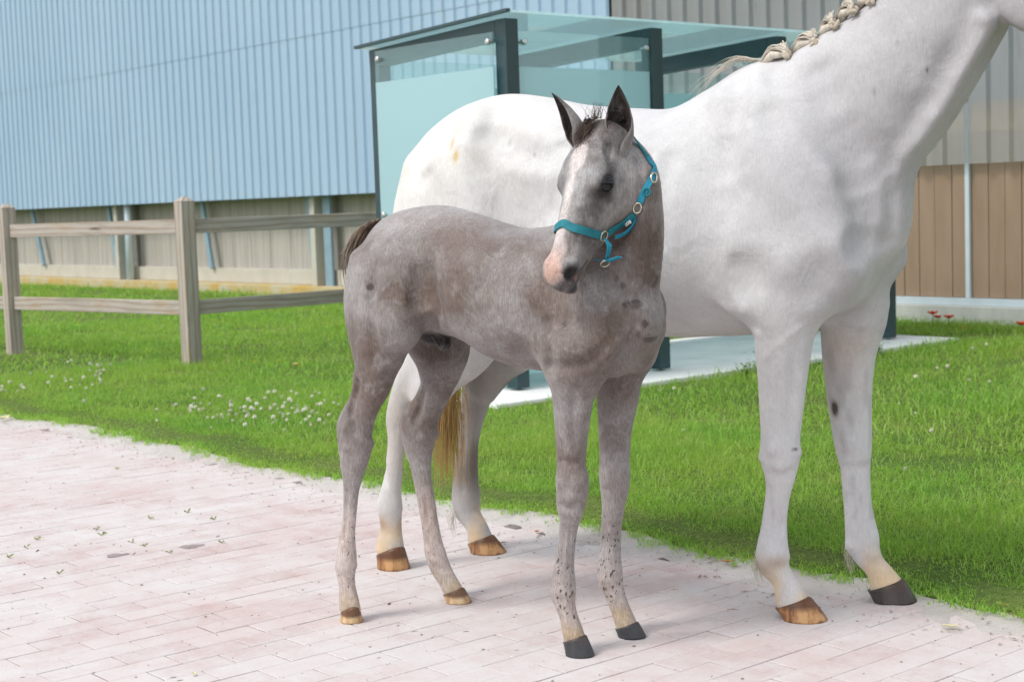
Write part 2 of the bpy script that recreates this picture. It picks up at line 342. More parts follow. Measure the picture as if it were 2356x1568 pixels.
def pavers():
    PX, PY = .2235, .1065
    def brick_mesh(k):
        b = bmesh.new(); hx, hy = PX / 2 - .0021, PY / 2 - .0011; r = random.Random(k); c = .0012
        lo = [b.verts.new((sx * hx, sy * hy, -.05)) for sx, sy in ((-1, -1), (1, -1), (1, 1), (-1, 1))]
        md = [b.verts.new((sx * hx, sy * hy, -.0012)) for sx, sy in ((-1, -1), (1, -1), (1, 1), (-1, 1))]
        tp = [b.verts.new((sx * (hx - c * r.uniform(.6, 1.6)), sy * (hy - c * r.uniform(.6, 1.6)), r.uniform(-.0003, .0003))) for sx, sy in ((-1, -1), (1, -1), (1, 1), (-1, 1))]
        for A, B in ((lo, md), (md, tp)):
            for i in range(4): b.faces.new((A[i], A[(i + 1) % 4], B[(i + 1) % 4], B[i]))
        b.faces.new(tp); me = bpy.data.meshes.new('paver'); b.to_mesh(me); b.free(); me.materials.append(MATS['paver']); return me
    meshes = [brick_mesh(k) for k in range(6)]
    spots = []
    for j in range(int(16.5 / PY)):
        y = 4.3035 - 43 * PY + PY * (j + .5)
        lim = 4.02
        for i in range(26):
            x = 1.8265 - 14 * PX + PX * (i + .5) + (PX / 2 if j % 2 == 0 else 0)
            if x + PX / 2 > lim: continue
            p = proj((x, y, 0)); inside = p[2] > 1 and -40 < p[0] < 2396 and p[1] < 1600
            spots.append((p[2] if inside else 99 + p[2], x, y))
    spots.sort(key=lambda s: s[0])
    r = random.Random(3)
    rest = []
    for k, (d, x, y) in enumerate(spots):
        dz = r.uniform(-.0010, .0010); tx, ty = r.uniform(-.006, .006), r.uniform(-.004, .004)
        if k < 300:
            o = link('paver', meshes[k % 6], None, pavement); o.location = (x + r.uniform(-.001, .001), y + r.uniform(-.001, .001), dz); o.rotation_euler = (tx, ty, r.uniform(-.006, .006))
        else: rest.append((k % 6, x, y, dz, tx, ty))
    base = []
    for me in meshes:
        v = np.empty(len(me.vertices) * 3); me.vertices.foreach_get('co', v); base.append(v.reshape(-1, 3))
    fq = np.array([list(p.vertices) for p in meshes[0].polygons])
    V = np.concatenate([base[k] + np.array([x, y, dz]) for k, x, y, dz, tx, ty in rest]); n = len(base[0])
    Fq = (fq[None] + (np.arange(len(rest)) * n)[:, None, None]).reshape(-1, 4)
    o = link('far_pavers', np_mesh('far_pavers', V, Fq, False), 'paver', pavement); o['kind'] = 'stuff'
pavers()

def grass():
    # blades: thick near the path, coarser towards the barn (density and size depend on world position only)
    zones = []   # x0,x1,y0,y1,count,height,width
    zones.append((3.93, 6.2, 1.6, 6.5, 120000, (.026, .066), .0028))
    zones.append((3.88, 4.5, 1.6, 10, 60000, (.024, .06), .0028))
    zones.append((3.93, 6.2, 6.5, 12.0, 72000, (.03, .07), .0036))
    zones.append((6.2, 12.15, 1.6, 8.2, 80000, (.035, .085), .0050))
    zones.append((6.2, 12.15, 8.2, 17.0, 62000, (.04, .085), .0060))
    zones.append((3.93, 12.15, 12.0, 30.0, 66000, (.04, .085), .0090))
    P = []; Hh = []; Ww = []
    for x0, x1, y0, y1, n, hr, wd in zones:
        x = RNG.uniform(x0, x1, n); y = RNG.uniform(y0, y1, n)
        e = EDGE + wob(y) + .02
        cl = np.sin(x * 47 + y * 13) * np.sin(y * 61 - x * 21) + np.sin(x * 19 - y * 29) * np.sin(y * 17 + x * 11)
        k = (x > e - .09 + .055 * cl + RNG.exponential(.05, n)) & ~((x > 6.33) & (x < 10.77) & (y > 7.10) & (y < 9.15)) & ~((x > 5.9) & (x < 6.4) & (y > 7.1) & (y < 7.65))
        # thin worn patches
        patch = np.sin(x * 2.3 + 1.1) * np.sin(y * 1.9 + .4) + .5 * np.sin(x * 5.1 + y * 3.7)
        k &= RNG.uniform(0, 1, n) > np.clip((patch - .6) * 1.5, 0, .8)
        x, y = x[k], y[k]; ed = np.clip((x - e[k]) / .35, .45, 1)
        tall = 1 + .55 * np.clip(np.sin(x * 1.7 + y * .9) * np.sin(y * 1.3 - x), 0, 1) + .35 * (x > 11.5)
        P.append(np.stack([x, y], 1)); Hh.append(RNG.uniform(*hr, len(x)) * ed * tall * RNG.choice([.7, 1, 1.25], len(x))); Ww.append(np.full(len(x), wd) * RNG.uniform(.6, 1.4, len(x)))
    # long blades hiding the foot of the slab, the posts and the plinth
    P = np.concatenate(P); h = np.concatenate(Hh); wd = np.concatenate(Ww); n = len(P)
    a = RNG.uniform(0, 2 * np.pi, n); ln = RNG.uniform(.25, 1.6, n) * h; a2 = a + RNG.normal(0, .5, n); tw = RNG.uniform(0, 2 * np.pi, n)
    base = np.stack([P[:, 0], P[:, 1], np.full(n, .012)], 1); sd = np.stack([np.cos(tw), np.sin(tw), np.zeros(n)], 1) * wd[:, None] / 2
    mid = base + np.stack([np.cos(a) * ln * .35, np.sin(a) * ln * .35, h * .62], 1)
    tip = base + np.stack([np.cos(a2) * ln, np.sin(a2) * ln, h * np.clip(1.05 - .45 * (ln / h), .45, 1)], 1)
    V = np.stack([base - sd, base + sd, mid + sd * .85, mid - sd * .85, tip], 1).reshape(-1, 3)
    i = np.arange(n)[:, None] * 5
    me = np_mesh('grass', V, [i + np.array([[0, 1, 2, 3]]), i + np.array([[3, 2, 4]])])
    t = RNG.uniform(0, 1, n)[:, None]; c = np.array([.18, .39, .045]) * (1 - t) + np.array([.42, .62, .15]) * t
    dry = RNG.uniform(0, 1, n) < .045; c[dry] = np.array([.46, .42, .20]); c *= RNG.uniform(.75, 1.2, n)[:, None]
    vcol(me, np.repeat(c, 5, 0)); o = link('grass', me, 'grass'); o['kind'] = 'stuff'
    tag(o, 'bright green unmown grass of the lawn between path and barn', 'grass')
grass()

# ================================================================== barn
WX = 12.2
def ribbed(name, y0, y1, z0, z1, mat, parent, x=WX, pitch=.224, depth=.030):
    """trapezoid profile sheet with real folds, ribs upright"""
    prof = [(0, 0), (.58, 0), (.68, 1), (.90, 1)]; pts = []
    k0 = math.floor(y0 / pitch)
    k = k0
    while k * pitch < y1 + pitch:
        for f, d in prof:
            yy = (k + f) * pitch
            if y0 <= yy <= y1: pts.append((yy, d))
        k += 1
    V = []
    for z in (z0, z1):
        V += [(x + d * depth, yy, z) for yy, d in pts]
    n = len(pts); i = np.arange(n - 1)
    me = np_mesh(name, np.array(V), np.stack([i, i + 1, i + 1 + n, i + n], 1), False)
    return link(name, me, mat, parent)
def barn():
    b = empty('barn', (WX, 18, 0)); tag(b, 'long barn clad in pale blue ribbed sheets above an open recess and lichen plinth', 'barn')
    inv = Matrix.Translation((-WX, -18, 0))
    def keep(o): o.matrix_parent_inverse = inv; return o
    pit = .224
    def rivets(sheet, y0, y1, zs, x, mat='rivet', r=.014):
        m = MB()
        k = math.ceil(y0 / pit)
        while (k + .3) * pit < y1:
            yy = (k + .3) * pit
            for z in zs:
                ring = [m.bm.verts.new((x - .004, yy + r * math.cos(a * math.pi / 3), z + r * math.sin(a * math.pi / 3))) for a in range(6)]
                top = m.bm.verts.new((x - .016, yy, z))
                for q in range(6): m.bm.faces.new((ring[q], ring[(q + 1) % 6], top))
            k += 1
        keep(m.build('rivet_row', mat, sheet))['kind'] = 'stuff'
    sw = pit * 5
    y = 12.5
    while y < 34:
        s = keep(ribbed('cladding_sheet', y, y + sw + .03, 1.45, 3.78, 'blue_sheet', b, WX)); s['label'] = 'pale blue ribbed steel sheet'; rivets(s, y, y + sw, (1.72,), WX)
        s = keep(ribbed('cladding_sheet', y, y + sw + .03, 3.66, 8.0, 'blue_sheet', b, WX - .006)); s['label'] = 'pale blue ribbed steel sheet'; rivets(s, y, y + sw, (3.74,), WX - .006)
        y += sw
    y = 12.47
    while y > 3:
        s = keep(ribbed('translucent_sheet', y - sw - .03, y, 1.46, 3.78, 'grp_sheet', b, WX - .003, depth=-.04)); s['label'] = 'grey translucent ribbed sheet'; rivets(s, y - sw, y, (1.82,), WX - .003, 'bolt_steel', .018)
        s = keep(ribbed('translucent_sheet', y - sw - .03, y, 3.66, 8.0, 'grp_sheet', b, WX - .009, depth=-.04)); s['label'] = 'grey translucent ribbed sheet'
        y -= sw
    # behind the translucent sheets
    keep(MB().box((12.75, 3, 1.3), (12.9, 12.4, 8)).build('inner_lining', 'dark_interior', b))
    for z in (1.83, 3.74, 5.6): keep(MB().box((12.27, 3, z - .09), (12.35, 12.4, z + .09)).build('purlin', 'purlin', b))
    # plinth: rough with lichen under the recess, clean under the panelled part
    keep(MB().box((WX, 12.45, -.1), (12.75, 40, .17)).build('plinth', 'plinth', b, .012))
    keep(MB().box((WX - .02, 2, -.1), (12.75, 12.445, .19)).build('plinth', 'plinth_clean', b, .008))
    # recess
    y = 12.5
    for k in range(40):
        keep(MB().box((12.62, y + .004, .36), (12.68, y + .56, 2.2)).build('recess_board', 'recess_board', b)); y += .564
    keep(MB().box((12.50, 12.5, .171), (12.70, 40, .39)).build('sill_beam', 'cream_steel', b, .01))
    for yy in (24.93, 18.8, 31.0):
        keep(MB().box((12.34, yy - .06, .171), (12.49, yy + .06, 1.9)).build('column', 'cream_steel', b, .006))
        keep(MB().box((12.42, yy - .34, .171), (12.46, yy - .16, 1.9)).build('column_web', 'blue_steel', b))
    keep(MB().tube([(12.38, 24.52, .17), (12.38, 24.5, 1.9)], .062, 14).build('down_pipe', 'white_pipe', b, smooth=True))
    for ya, yb in ((28.75, 28.2), (25.5, 25.15), (22.2, 21.9), (19.1, 18.95), (16.2, 15.9)):
        keep(MB().bar((12.46, yb, .39), (12.46, ya, 1.85), .05, .10, (0, 1, 0)).build('brace', 'blue_steel', b))
    # panelled sliding front under the translucent part
    y = 3.0; k = 0
    rr = random.Random(5)
    while y < 12.2:
        wd = rr.choice((.17, .185, .165, .19))
        keep(MB().box((12.27 + rr.uniform(0, .006), y + .003, .262), (12.32, y + wd - .003, 2.0)).build('door_panel', 'brown_panel', b, .003)); y += wd
    keep(MB().box((12.225, 3, .192), (12.31, 12.4, .258)).build('bottom_rail', 'white_pipe', b, .004))
    for yy in (8.02, 5.1, 10.9): keep(MB().box((12.235, yy - .022, .26), (12.268, yy + .022, 2.0)).build('stile', 'white_pipe', b, .003))
    keep(MB().box((12.9, 2, -.1), (24, 40, 8.3)).build('barn_body', 'dark_interior', b))
    for p in b.children:
        pass
barn()

# ================================================================== timber fence
def fence():
    p2 = Vector((6.17, 11.24, 0)); p1 = Vector((5.77, 13.80, 0)); p0 = Vector((5.37, 16.36, 0)); q = Vector((8.80, 11.30, 0)); q2 = Vector((11.4, 11.35, 0))
    f = empty('fence', p2); tag(f, 'weathered grey timber post and rail fence turning a corner beside the barn', 'fence')
    def post(p, h, rz):
        # modelled lying along X so that the grain runs along the post, then stood up
        b = MB(); s = .062; b.box((0, -s, -s), (h - .045, s, s)); bm = b.bm
        bmesh.ops.bevel(bm, geom=list(bm.edges), offset=.006, segments=1, affect='EDGES')
        tip = bm.verts.new((h, 0, 0)); c = [bm.verts.new((h - .0449, a * s * 1.0, d * s * 1.0)) for a, d in ((-1, -1), (1, -1), (1, 1), (-1, 1))]
        for i in range(4): bm.faces.new((c[i], c[(i + 1) % 4], tip))
        o = b.build('post', 'timber', f); o.location = p - p2 - Vector((0, 0, .06)); o.rotation_euler = (rz, -math.pi / 2, 0)
    d = (p1 - p2).normalized()
    for i, p in enumerate((p2, p1, p0, q, q2)): post(p, 1.46 + .01 * (i % 2), .03 * (-1) ** i)
    def rail(a, b, z):
        t = (b - a); L = t.length; m = MB(); m.box((.066, -.022, -.058), (L - .066, .022, .058))
        o = m.build('rail', 'timber', f, .006); o.location = a - p2 + Vector((0, 0, z)); o.rotation_euler = (0, 0, math.atan2(t.y, t.x))
    for a, b in ((p2, p1), (p1, p0), (p2, q), (q, q2)):
        rail(a, b, 1.155); rail(a, b, .50)
fence()

# ================================================================== glass shelter
def shelter():
    s = empty('glass_shelter', (6.46, 7.54, 0)); tag(s, 'open shelter of teal glass panes on dark steel frames with a white concrete slab', 'shelter')
    inv = Matrix.Translation((-6.46, -7.54, 0))
    def keep(o): o.matrix_parent_inverse = inv; return o
    keep(MB().box((6.36, 7.12, -.05), (10.75, 9.12, .062)).build('slab', 'slab_concrete', s, .012)); keep(MB().box((5.93, 7.12, -.05), (6.357, 7.62, .056)).build('slab', 'slab_concrete', s, .012))
    XS = (6.46, 7.76, 9.07, 10.37); YF, YB = 7.54, 8.90; hw = .052
    zf, zb = 2.40, 2.34
    for x in XS:
        p = keep(MB().box((x - hw, YF - hw, .075), (x + hw, YF + hw, zf)).build('post', 'shelter_steel', s, .006))
        keep(MB().box((x - .11, YF - .11, .063), (x + .11, YF + .11, .078)).build('base_plate', 'shelter_steel', p, .002))
        p = keep(MB().box((x - hw, YB - hw, .075), (x + hw, YB + hw, zb - .05)).build('post', 'shelter_steel', s, .006))
        keep(MB().box((x - .11, YB - .11, .063), (x + .11, YB + .11, .078)).build('base_plate', 'shelter_steel', p, .002))
        keep(MB().bar((x, YF + hw + .002, zf - .062), (x, YB + .055, zb - .062), .10, .12).build('beam', 'shelter_steel', s))
    # roof panes, one per bay, with a thin dark flashing at the open end
    ends = (6.35, 7.759, 9.069, 10.48)
    slope = lambda y, d: zf + .012 + d + (zb - zf) * (y - YF) / (YB - YF)
    for a, b in zip(ends, ends[1:]):
        m = MB(); vs = [m.bm.verts.new((x, y, slope(y, d))) for d in (0, .016) for x, y in ((a + .002, 7.38), (b - .002, 7.38), (b - .002, 9.0), (a + .002, 9.0))]
        for q in ((0, 3, 2, 1), (4, 5, 6, 7), (0, 1, 5, 4), (1, 2, 6, 5), (2, 3, 7, 6), (3, 0, 4, 7)): m.bm.faces.new([vs[i] for i in q])
        keep(m.build('roof_pane', 'roof_glass', s))
    keep(MB().bar((6.335, 7.37, slope(7.37, .012)), (6.335, 9.01, slope(9.01, .012)), .03, .020).build('roof_flashing', 'shelter_steel', s))
    # upright panes: clear above, frosted up to 2.16 m; held off the steel by round fixings
    def pane(x0, x1, y0, y1, zt):
        keep(MB().box((x0, y0, .16), (x1, y1, 2.105)).build('frosted_pane', 'frosted_glass', s))
        keep(MB().box((x0, y0, 2.1052), (x1, y1, zt)).build('clear_pane', 'clear_glass', s))
    xo = 6.46 - hw - .03
    pane(xo - .012, xo, YF + .03, YB - .07, 2.32)                    # near end
    yo = YF - .02
    pane(XS[0] + hw + .012, XS[1] - hw - .012, yo - .012, yo, 2.33)                # front, first bay
    for a, b in zip(XS, XS[1:]): pane(a + .03, b - .03, YB + hw + .03, YB + hw + .042, 2.28)
    pane(10.37 + hw + .03, 10.37 + hw + .042, YF + .03, YB + .10, 2.32)
    def fix(p, axis):
        m = MB(); a = Vector(p); d = Vector(axis); m.tube([a, a + d * .02], .020, 12); m.tube([a + d * .02, a + d * .026], [.020, .012], 12)
        m.tube([a - d * .042, a], .009, 8)
        keep(m.build('pane_fixing', 'bolt_steel', s, smooth=False))
    for y in (YF + .06, YB - .12):
        for z in (2.26, .35, 1.2): fix((xo - .013, y, z), (-1, 0, 0))
    for x in (XS[0] + hw + .05, XS[1] - hw - .05):
        for z in (2.26, .35): fix((x, yo - .013, z), (0, -1, 0))
shelter()

# ================================================================== implicit-surface modelling for the animals
def catmull(pts, n):
    """pts (m,k) -> densified polyline"""
    P = np.asarray(pts, float); P = np.vstack([2 * P[0] - P[1], P, 2 * P[-1] - P[-2]]); out = []
    for i in range(1, len(P) - 2):
        for t in np.arange(n) / n:
            a, b, c, d = P[i - 1:i + 3]
            out.append(.5 * (2 * b + (c - a) * t + (2 * a - 5 * b + 4 * c - d) * t * t + (3 * b - a - 3 * c + d) * t ** 3))
    out.append(P[-2]); return np.array(out)
def smin(a, b, k):
    if k <= 0: return np.minimum(a, b)
    h = np.maximum(k - np.abs(a - b), 0) / k
    return np.minimum(a, b) - h * h * k * .25
class Vol:
    def __init__(s, lo, hi, h):
        s.h = h; s.lo = np.array(lo, float); s.ax = [np.arange(lo[i], hi[i] + h, h, dtype=np.float32) for i in range(3)]
        s.F = np.full([len(a) for a in s.ax], 1., np.float32)
    def apply(s, lo, hi, fn, k=0., sub=False, pad=.012):
        m = max(k, pad); sl = []
        for i in range(3):
            a = max(0, int((lo[i] - m - s.lo[i]) / s.h)); b = min(len(s.ax[i]), int((hi[i] + m - s.lo[i]) / s.h) + 2)
            if b <= a: return
            sl.append(slice(a, b))
        X, Y, Z = np.meshgrid(s.ax[0][sl[0]], s.ax[1][sl[1]], s.ax[2][sl[2]], indexing='ij', sparse=True)
        d = fn(X, Y, Z).astype(np.float32); sl = tuple(sl)
        s.F[sl] = -smin(-s.F[sl], d, k) if sub else smin(s.F[sl], d, k)
    # -- primitives
    def ell(s, c, r, k=.03, rot=None, sub=False):
        """ellipsoid; rot = 3x3 with the ellipsoid axes as rows"""
        c = np.array(c, float); r = np.array(r, float); A = np.eye(3) if rot is None else np.array(rot, float)
        e = np.sqrt(((A * r[:, None]) ** 2).sum(0))
        def fn(X, Y, Z):
            x, y, z = X - c[0], Y - c[1], Z - c[2]
            q = [(A[i, 0] * x + A[i, 1] * y + A[i, 2] * z) / r[i] for i in range(3)]
            k0 = np.sqrt(q[0] ** 2 + q[1] ** 2 + q[2] ** 2) + 1e-6; k1 = np.sqrt((q[0] / r[0]) ** 2 + (q[1] / r[1]) ** 2 + (q[2] / r[2]) ** 2) + 1e-6
            return k0 * (k0 - 1) / k1
        s.apply(c - e, c + e, fn, k, sub)
    def sweep(s, pts, k=.012, n=4, lat=(0, 1, 0), sub=False):
        """pts rows: x,y,z, r_fore_aft, r_lateral [, lateral vector]; one smooth tube round the nearest point of the centre line"""
        P = np.array([list(p[:5]) + list(p[5] if len(p) > 5 else lat) for p in pts], float); D = catmull(P, n); rm = D[:, 3:5].max(1); m = max(k, .012) + s.h
        lo = (D[:, :3] - rm[:, None]).min(0) - m; hi = (D[:, :3] + rm[:, None]).max(0) + m
        i0 = [max(0, int((lo[i] - s.lo[i]) / s.h)) for i in range(3)]; i1 = [min(len(s.ax[i]), int((hi[i] - s.lo[i]) / s.h) + 2) for i in range(3)]
        if any(b <= a for a, b in zip(i0, i1)): return
        ax = [s.ax[i][i0[i]:i1[i]] for i in range(3)]; shp = [len(a) for a in ax]
        best = np.full(shp, 9., np.float32); U = np.zeros(shp, np.float32)
        for q, (a, b) in enumerate(zip(D[:-1], D[1:])):
            t = b[:3] - a[:3]; L2 = float(t @ t)
            if L2 < 1e-12: continue
            r = max(rm[q], rm[q + 1]) * 1.25 + m; l2 = np.minimum(a[:3], b[:3]) - r; h2 = np.maximum(a[:3], b[:3]) + r
            sl = tuple(slice(max(0, int((l2[i] - ax[i][0]) / s.h)), max(0, int((h2[i] - ax[i][0]) / s.h) + 2)) for i in range(3))
            X, Y, Z = np.meshgrid(ax[0][sl[0]] - a[0], ax[1][sl[1]] - a[1], ax[2][sl[2]] - a[2], indexing='ij', sparse=True)
            u = np.clip((X * t[0] + Y * t[1] + Z * t[2]) / L2, 0, 1); d2 = (X - u * t[0]) ** 2 + (Y - u * t[1]) ** 2 + (Z - u * t[2]) ** 2
            bb = best[sl]; mk = d2 < bb; bb[mk] = d2[mk]; U[sl][mk] = (u + q)[mk]
        g = np.arange(len(D)); ok = best < 8.; u = U[ok]; f = lambda i: np.interp(u, g, D[:, i])
        I = np.argwhere(ok); p = np.stack([ax[i][I[:, i]] for i in range(3)], 1)
        d = p - np.stack([f(0), f(1), f(2)], 1); lv = np.stack([f(5), f(6), f(7)], 1); tg = np.gradient(D[:, :3], axis=0); tg = np.stack([np.interp(u, g, tg[:, i]) for i in range(3)], 1)
        tg /= np.linalg.norm(tg, axis=1)[:, None]; lv -= tg * (lv * tg).sum(1)[:, None]; lv /= np.linalg.norm(lv, axis=1)[:, None]
        dl = (d * lv).sum(1); dd = (d * d).sum(1); dt = (d * tg).sum(1) * ((u < .002) | (u > g[-1] - .002)); q = np.sqrt(np.maximum(dd - dl * dl - dt * dt, 0) / f(3) ** 2 + (dl / f(4)) ** 2 + (dt / (.8 * np.minimum(f(3), f(4)))) ** 2) + 1e-5
        T = np.full(shp, 1., np.float32); T[ok] = (1 - 1 / q) * np.sqrt(dd + 1e-10); T[ok] = np.maximum(T[ok], -np.minimum(f(3), f(4)))
        sl = tuple(slice(a, b) for a, b in zip(i0, i1))
        s.F[sl] = -smin(-s.F[sl], T, k) if sub else smin(s.F[sl], T, k)
    def loft(s, st, k=.03, org=(0, 0, 0), M=None):
        """stations along the first axis: a, top, mid, bottom, half width, p_up, p_low; M rows = axes of the loft frame"""
        st = np.array(st, float); D = catmull(st, 8); D = D[np.argsort(D[:, 0])]; org = np.array(org, float); M = np.eye(3) if M is None else np.array(M, float)
        a0, a1 = D[0, 0], D[-1, 0]
        cs = np.array([[a, y, z] for a in (a0, a1) for y in (-D[:, 4].max(), D[:, 4].max()) for z in (D[:, 3].min(), D[:, 1].max())]) @ M + org
        def fn(X, Y, Z):
            x, y, z = X - org[0], Y - org[1], Z - org[2]
            A = M[0, 0] * x + M[0, 1] * y + M[0, 2] * z; B = M[1, 0] * x + M[1, 1] * y + M[1, 2] * z; Cc = M[2, 0] * x + M[2, 1] * y + M[2, 2] * z
            g = lambda i: np.interp(A, D[:, 0], D[:, i])
            zm = g(2); wd = np.maximum(g(4), .004); up = Cc > zm
            bz = np.maximum(np.where(up, g(1) - zm, zm - g(3)), .004); p = np.where(up, g(5), g(6)); dz = Cc - zm
            q = ((np.abs(B) / wd) ** p + (np.abs(dz) / bz) ** p) ** (1 / p) + 1e-5
            d = (1 - 1 / q) * np.sqrt(B * B + dz * dz + 1e-10)
            out = np.maximum(A - a1, a0 - A); return np.maximum(d, out)
        s.apply(cs.min(0), cs.max(0), fn, k)
    # -- naive surface nets
    def mesh(s):
        F = s.F; S = F < 0; n = F.shape
        c = [S[i:n[0] - 1 + i, j:n[1] - 1 + j, k:n[2] - 1 + k] for i in (0, 1) for j in (0, 1) for k in (0, 1)]
        cnt = sum(x.astype(np.int8) for x in c); act = (cnt > 0) & (cnt < 8)
        I = np.argwhere(act); idx = np.full(act.shape, -1, np.int32); idx[act] = np.arange(len(I))
        pos = np.zeros((len(I), 3)); wt = np.zeros(len(I))
        corner = [(i, j, k) for i in (0, 1) for j in (0, 1) for k in (0, 1)]
        val = {cc: F[I[:, 0] + cc[0], I[:, 1] + cc[1], I[:, 2] + cc[2]].astype(float) for cc in corner}
        for a in corner:
            for ax in range(3):
                if a[ax]: continue
                b = list(a); b[ax] = 1; b = tuple(b); m = (val[a] < 0) != (val[b] < 0)
                t = val[a][m] / (val[a][m] - val[b][m]); p = np.tile(np.array(a, float), (m.sum(), 1)); p[:, ax] += t
                pos[m] += p; wt[m] += 1
        V = (I + pos / wt[:, None]) * s.h + np.array([a[0] for a in s.ax])
        Q = []
        for ax in range(3):
            sl0 = [slice(None)] * 3; sl1 = [slice(None)] * 3; sl0[ax] = slice(0, -1); sl1[ax] = slice(1, None)
            e = np.argwhere(S[tuple(sl0)] != S[tuple(sl1)]); o1, o2 = (ax + 1) % 3, (ax + 2) % 3
            e = e[(e[:, o1] > 0) & (e[:, o2] > 0) & (e[:, o1] < n[o1] - 1) & (e[:, o2] < n[o2] - 1)]
            inside = S[e[:, 0], e[:, 1], e[:, 2]]
            def cell(d1, d2):
                q = e.copy(); q[:, o1] -= d1; q[:, o2] -= d2; return idx[q[:, 0], q[:, 1], q[:, 2]]
            q = np.stack([cell(1, 1), cell(0, 1), cell(0, 0), cell(1, 0)], 1); q[~inside] = q[~inside][:, ::-1]; Q.append(q)
        return V, np.concatenate(Q)
def relax(V, Q, it=2, lam=.5):
    E = np.concatenate([Q[:, [0, 1]], Q[:, [1, 2]], Q[:, [2, 3]], Q[:, [3, 0]]]); n = len(V); deg = np.bincount(E[:, 0], minlength=n) + np.bincount(E[:, 1], minlength=n)
    for k in range(it * 2):
        A = np.stack([np.bincount(E[:, 0], V[E[:, 1], i], n) + np.bincount(E[:, 1], V[E[:, 0], i], n) for i in range(3)], 1) / np.maximum(deg, 1)[:, None]
        V = V + (lam if k % 2 == 0 else -lam * 1.04) * (A - V)
    return V

class Frame:
    """animal frame: x = heading, y = its left (away from the viewer), z = up; lat > 0 is the side towards the viewer"""
    def __init__(s, fore, hind):
        a = np.array([*fore, 0.]); b = np.array([*hind, 0.]); s.O = (a + b) / 2; s.h = (a - b) / np.linalg.norm(a - b); s.up = np.array([0, 0, 1.]); s.l = np.cross(s.up, s.h)
        hc = s.h @ R; s.c, s.s = abs(hc[0]), abs(hc[2]); q = math.hypot(s.c, s.s); s.c /= q; s.s /= q
        s.B = np.array([s.h, s.l, s.up])
    def L(s, u, v, lat=0.):
        d = ray(u, v); n = -s.l; t = (lat - (CAM - s.O) @ n) / (d @ n); return s.B @ (CAM + t * d - s.O)
    def W(s, q): return s.O + np.asarray(q) @ s.B
    def dir(s, wv): return s.B @ np.asarray(wv, float)
    def leg(s, rows, lats, ratio=.8):
        """rows (v, u left, u right): outline of a limb in the picture; lats: (v, lat) pairs -> sweep points"""
        rows = np.array(rows, float); vv = rows[:, 0]; uc = (rows[:, 1] + rows[:, 2]) / 2
        lt = np.interp(vv, [q[0] for q in lats], [q[1] for q in lats]); out = []
        slope = np.gradient(uc, vv)
        for i in range(len(rows)):
            p = s.L(uc[i], vv[i], lt[i]); dep = ((s.W(p) - CAM) @ R)[2]
            ra = (rows[i, 2] - rows[i, 1]) / 2 * dep / FPX / math.sqrt(1 + slope[i] ** 2)
            rt = ratio[i] if isinstance(ratio, (list, tuple)) else ratio
            fa = ra / math.sqrt(s.c ** 2 + (rt * s.s) ** 2); out.append([*p, fa, fa * rt])
        return out
MF = Frame((3.72, 2.86), (3.30, 4.30)); FF = Frame((2.95, 3.105), (2.79, 3.83))

class Sculpt:
    """works on the surface where a picture point meets it: grooves, ridges and bumps with real depth"""
    def __init__(s, vol, fr): s.vol, s.fr = vol, fr; s.o = fr.B @ (CAM - fr.O)
    def pick(s, u, v):
        d = s.fr.B @ ray(u, v); d /= np.linalg.norm(d); t = np.arange(2.5, 7.5, .003); p = s.o + t[:, None] * d
        i = np.round((p - s.vol.lo) / s.vol.h).astype(int); ok = ((i >= 0) & (i < np.array(s.vol.F.shape))).all(1); f = np.full(len(t), 1.); f[ok] = s.vol.F[i[ok, 0], i[ok, 1], i[ok, 2]]
        n = np.flatnonzero(f < 0)
        return (None, d) if len(n) == 0 else (p[n[0]], d)
    def line(s, pts, r, depth, k=None, add=False):
        q = catmull(pts, 3); m = len(q); out = []; last = None
        for i, (u, v) in enumerate(q):
            p, d = s.pick(u, v)
            if p is None: continue
            if last is not None and np.linalg.norm(p - last) > .12: continue
            last = p; dp = depth * math.sin(math.pi * (i + .6) / (m + .2)) ** .7
            out.append((*(p + d * (r - dp) if add else p - d * (r - dp)), r, r))
        if len(out) > 1: s.vol.sweep(out, r * .9 if k is None else k, 2, sub=not add)
    def bump(s, u, v, r, h, k=None, sub=False):
        p, d = s.pick(u, v)
        if p is None: return
        r = np.array(r if hasattr(r, '__len__') else (r, r, r), float); c = p + d * (r.min() - h) if not sub else p - d * (r.min() - h)
        s.vol.ell(c, r, r.min() * .8 if k is None else k, None, sub)
def crop(rows, k, ox, oy): return [(oy + k * r[0], ox + k * r[1], ox + k * r[2]) for r in rows]

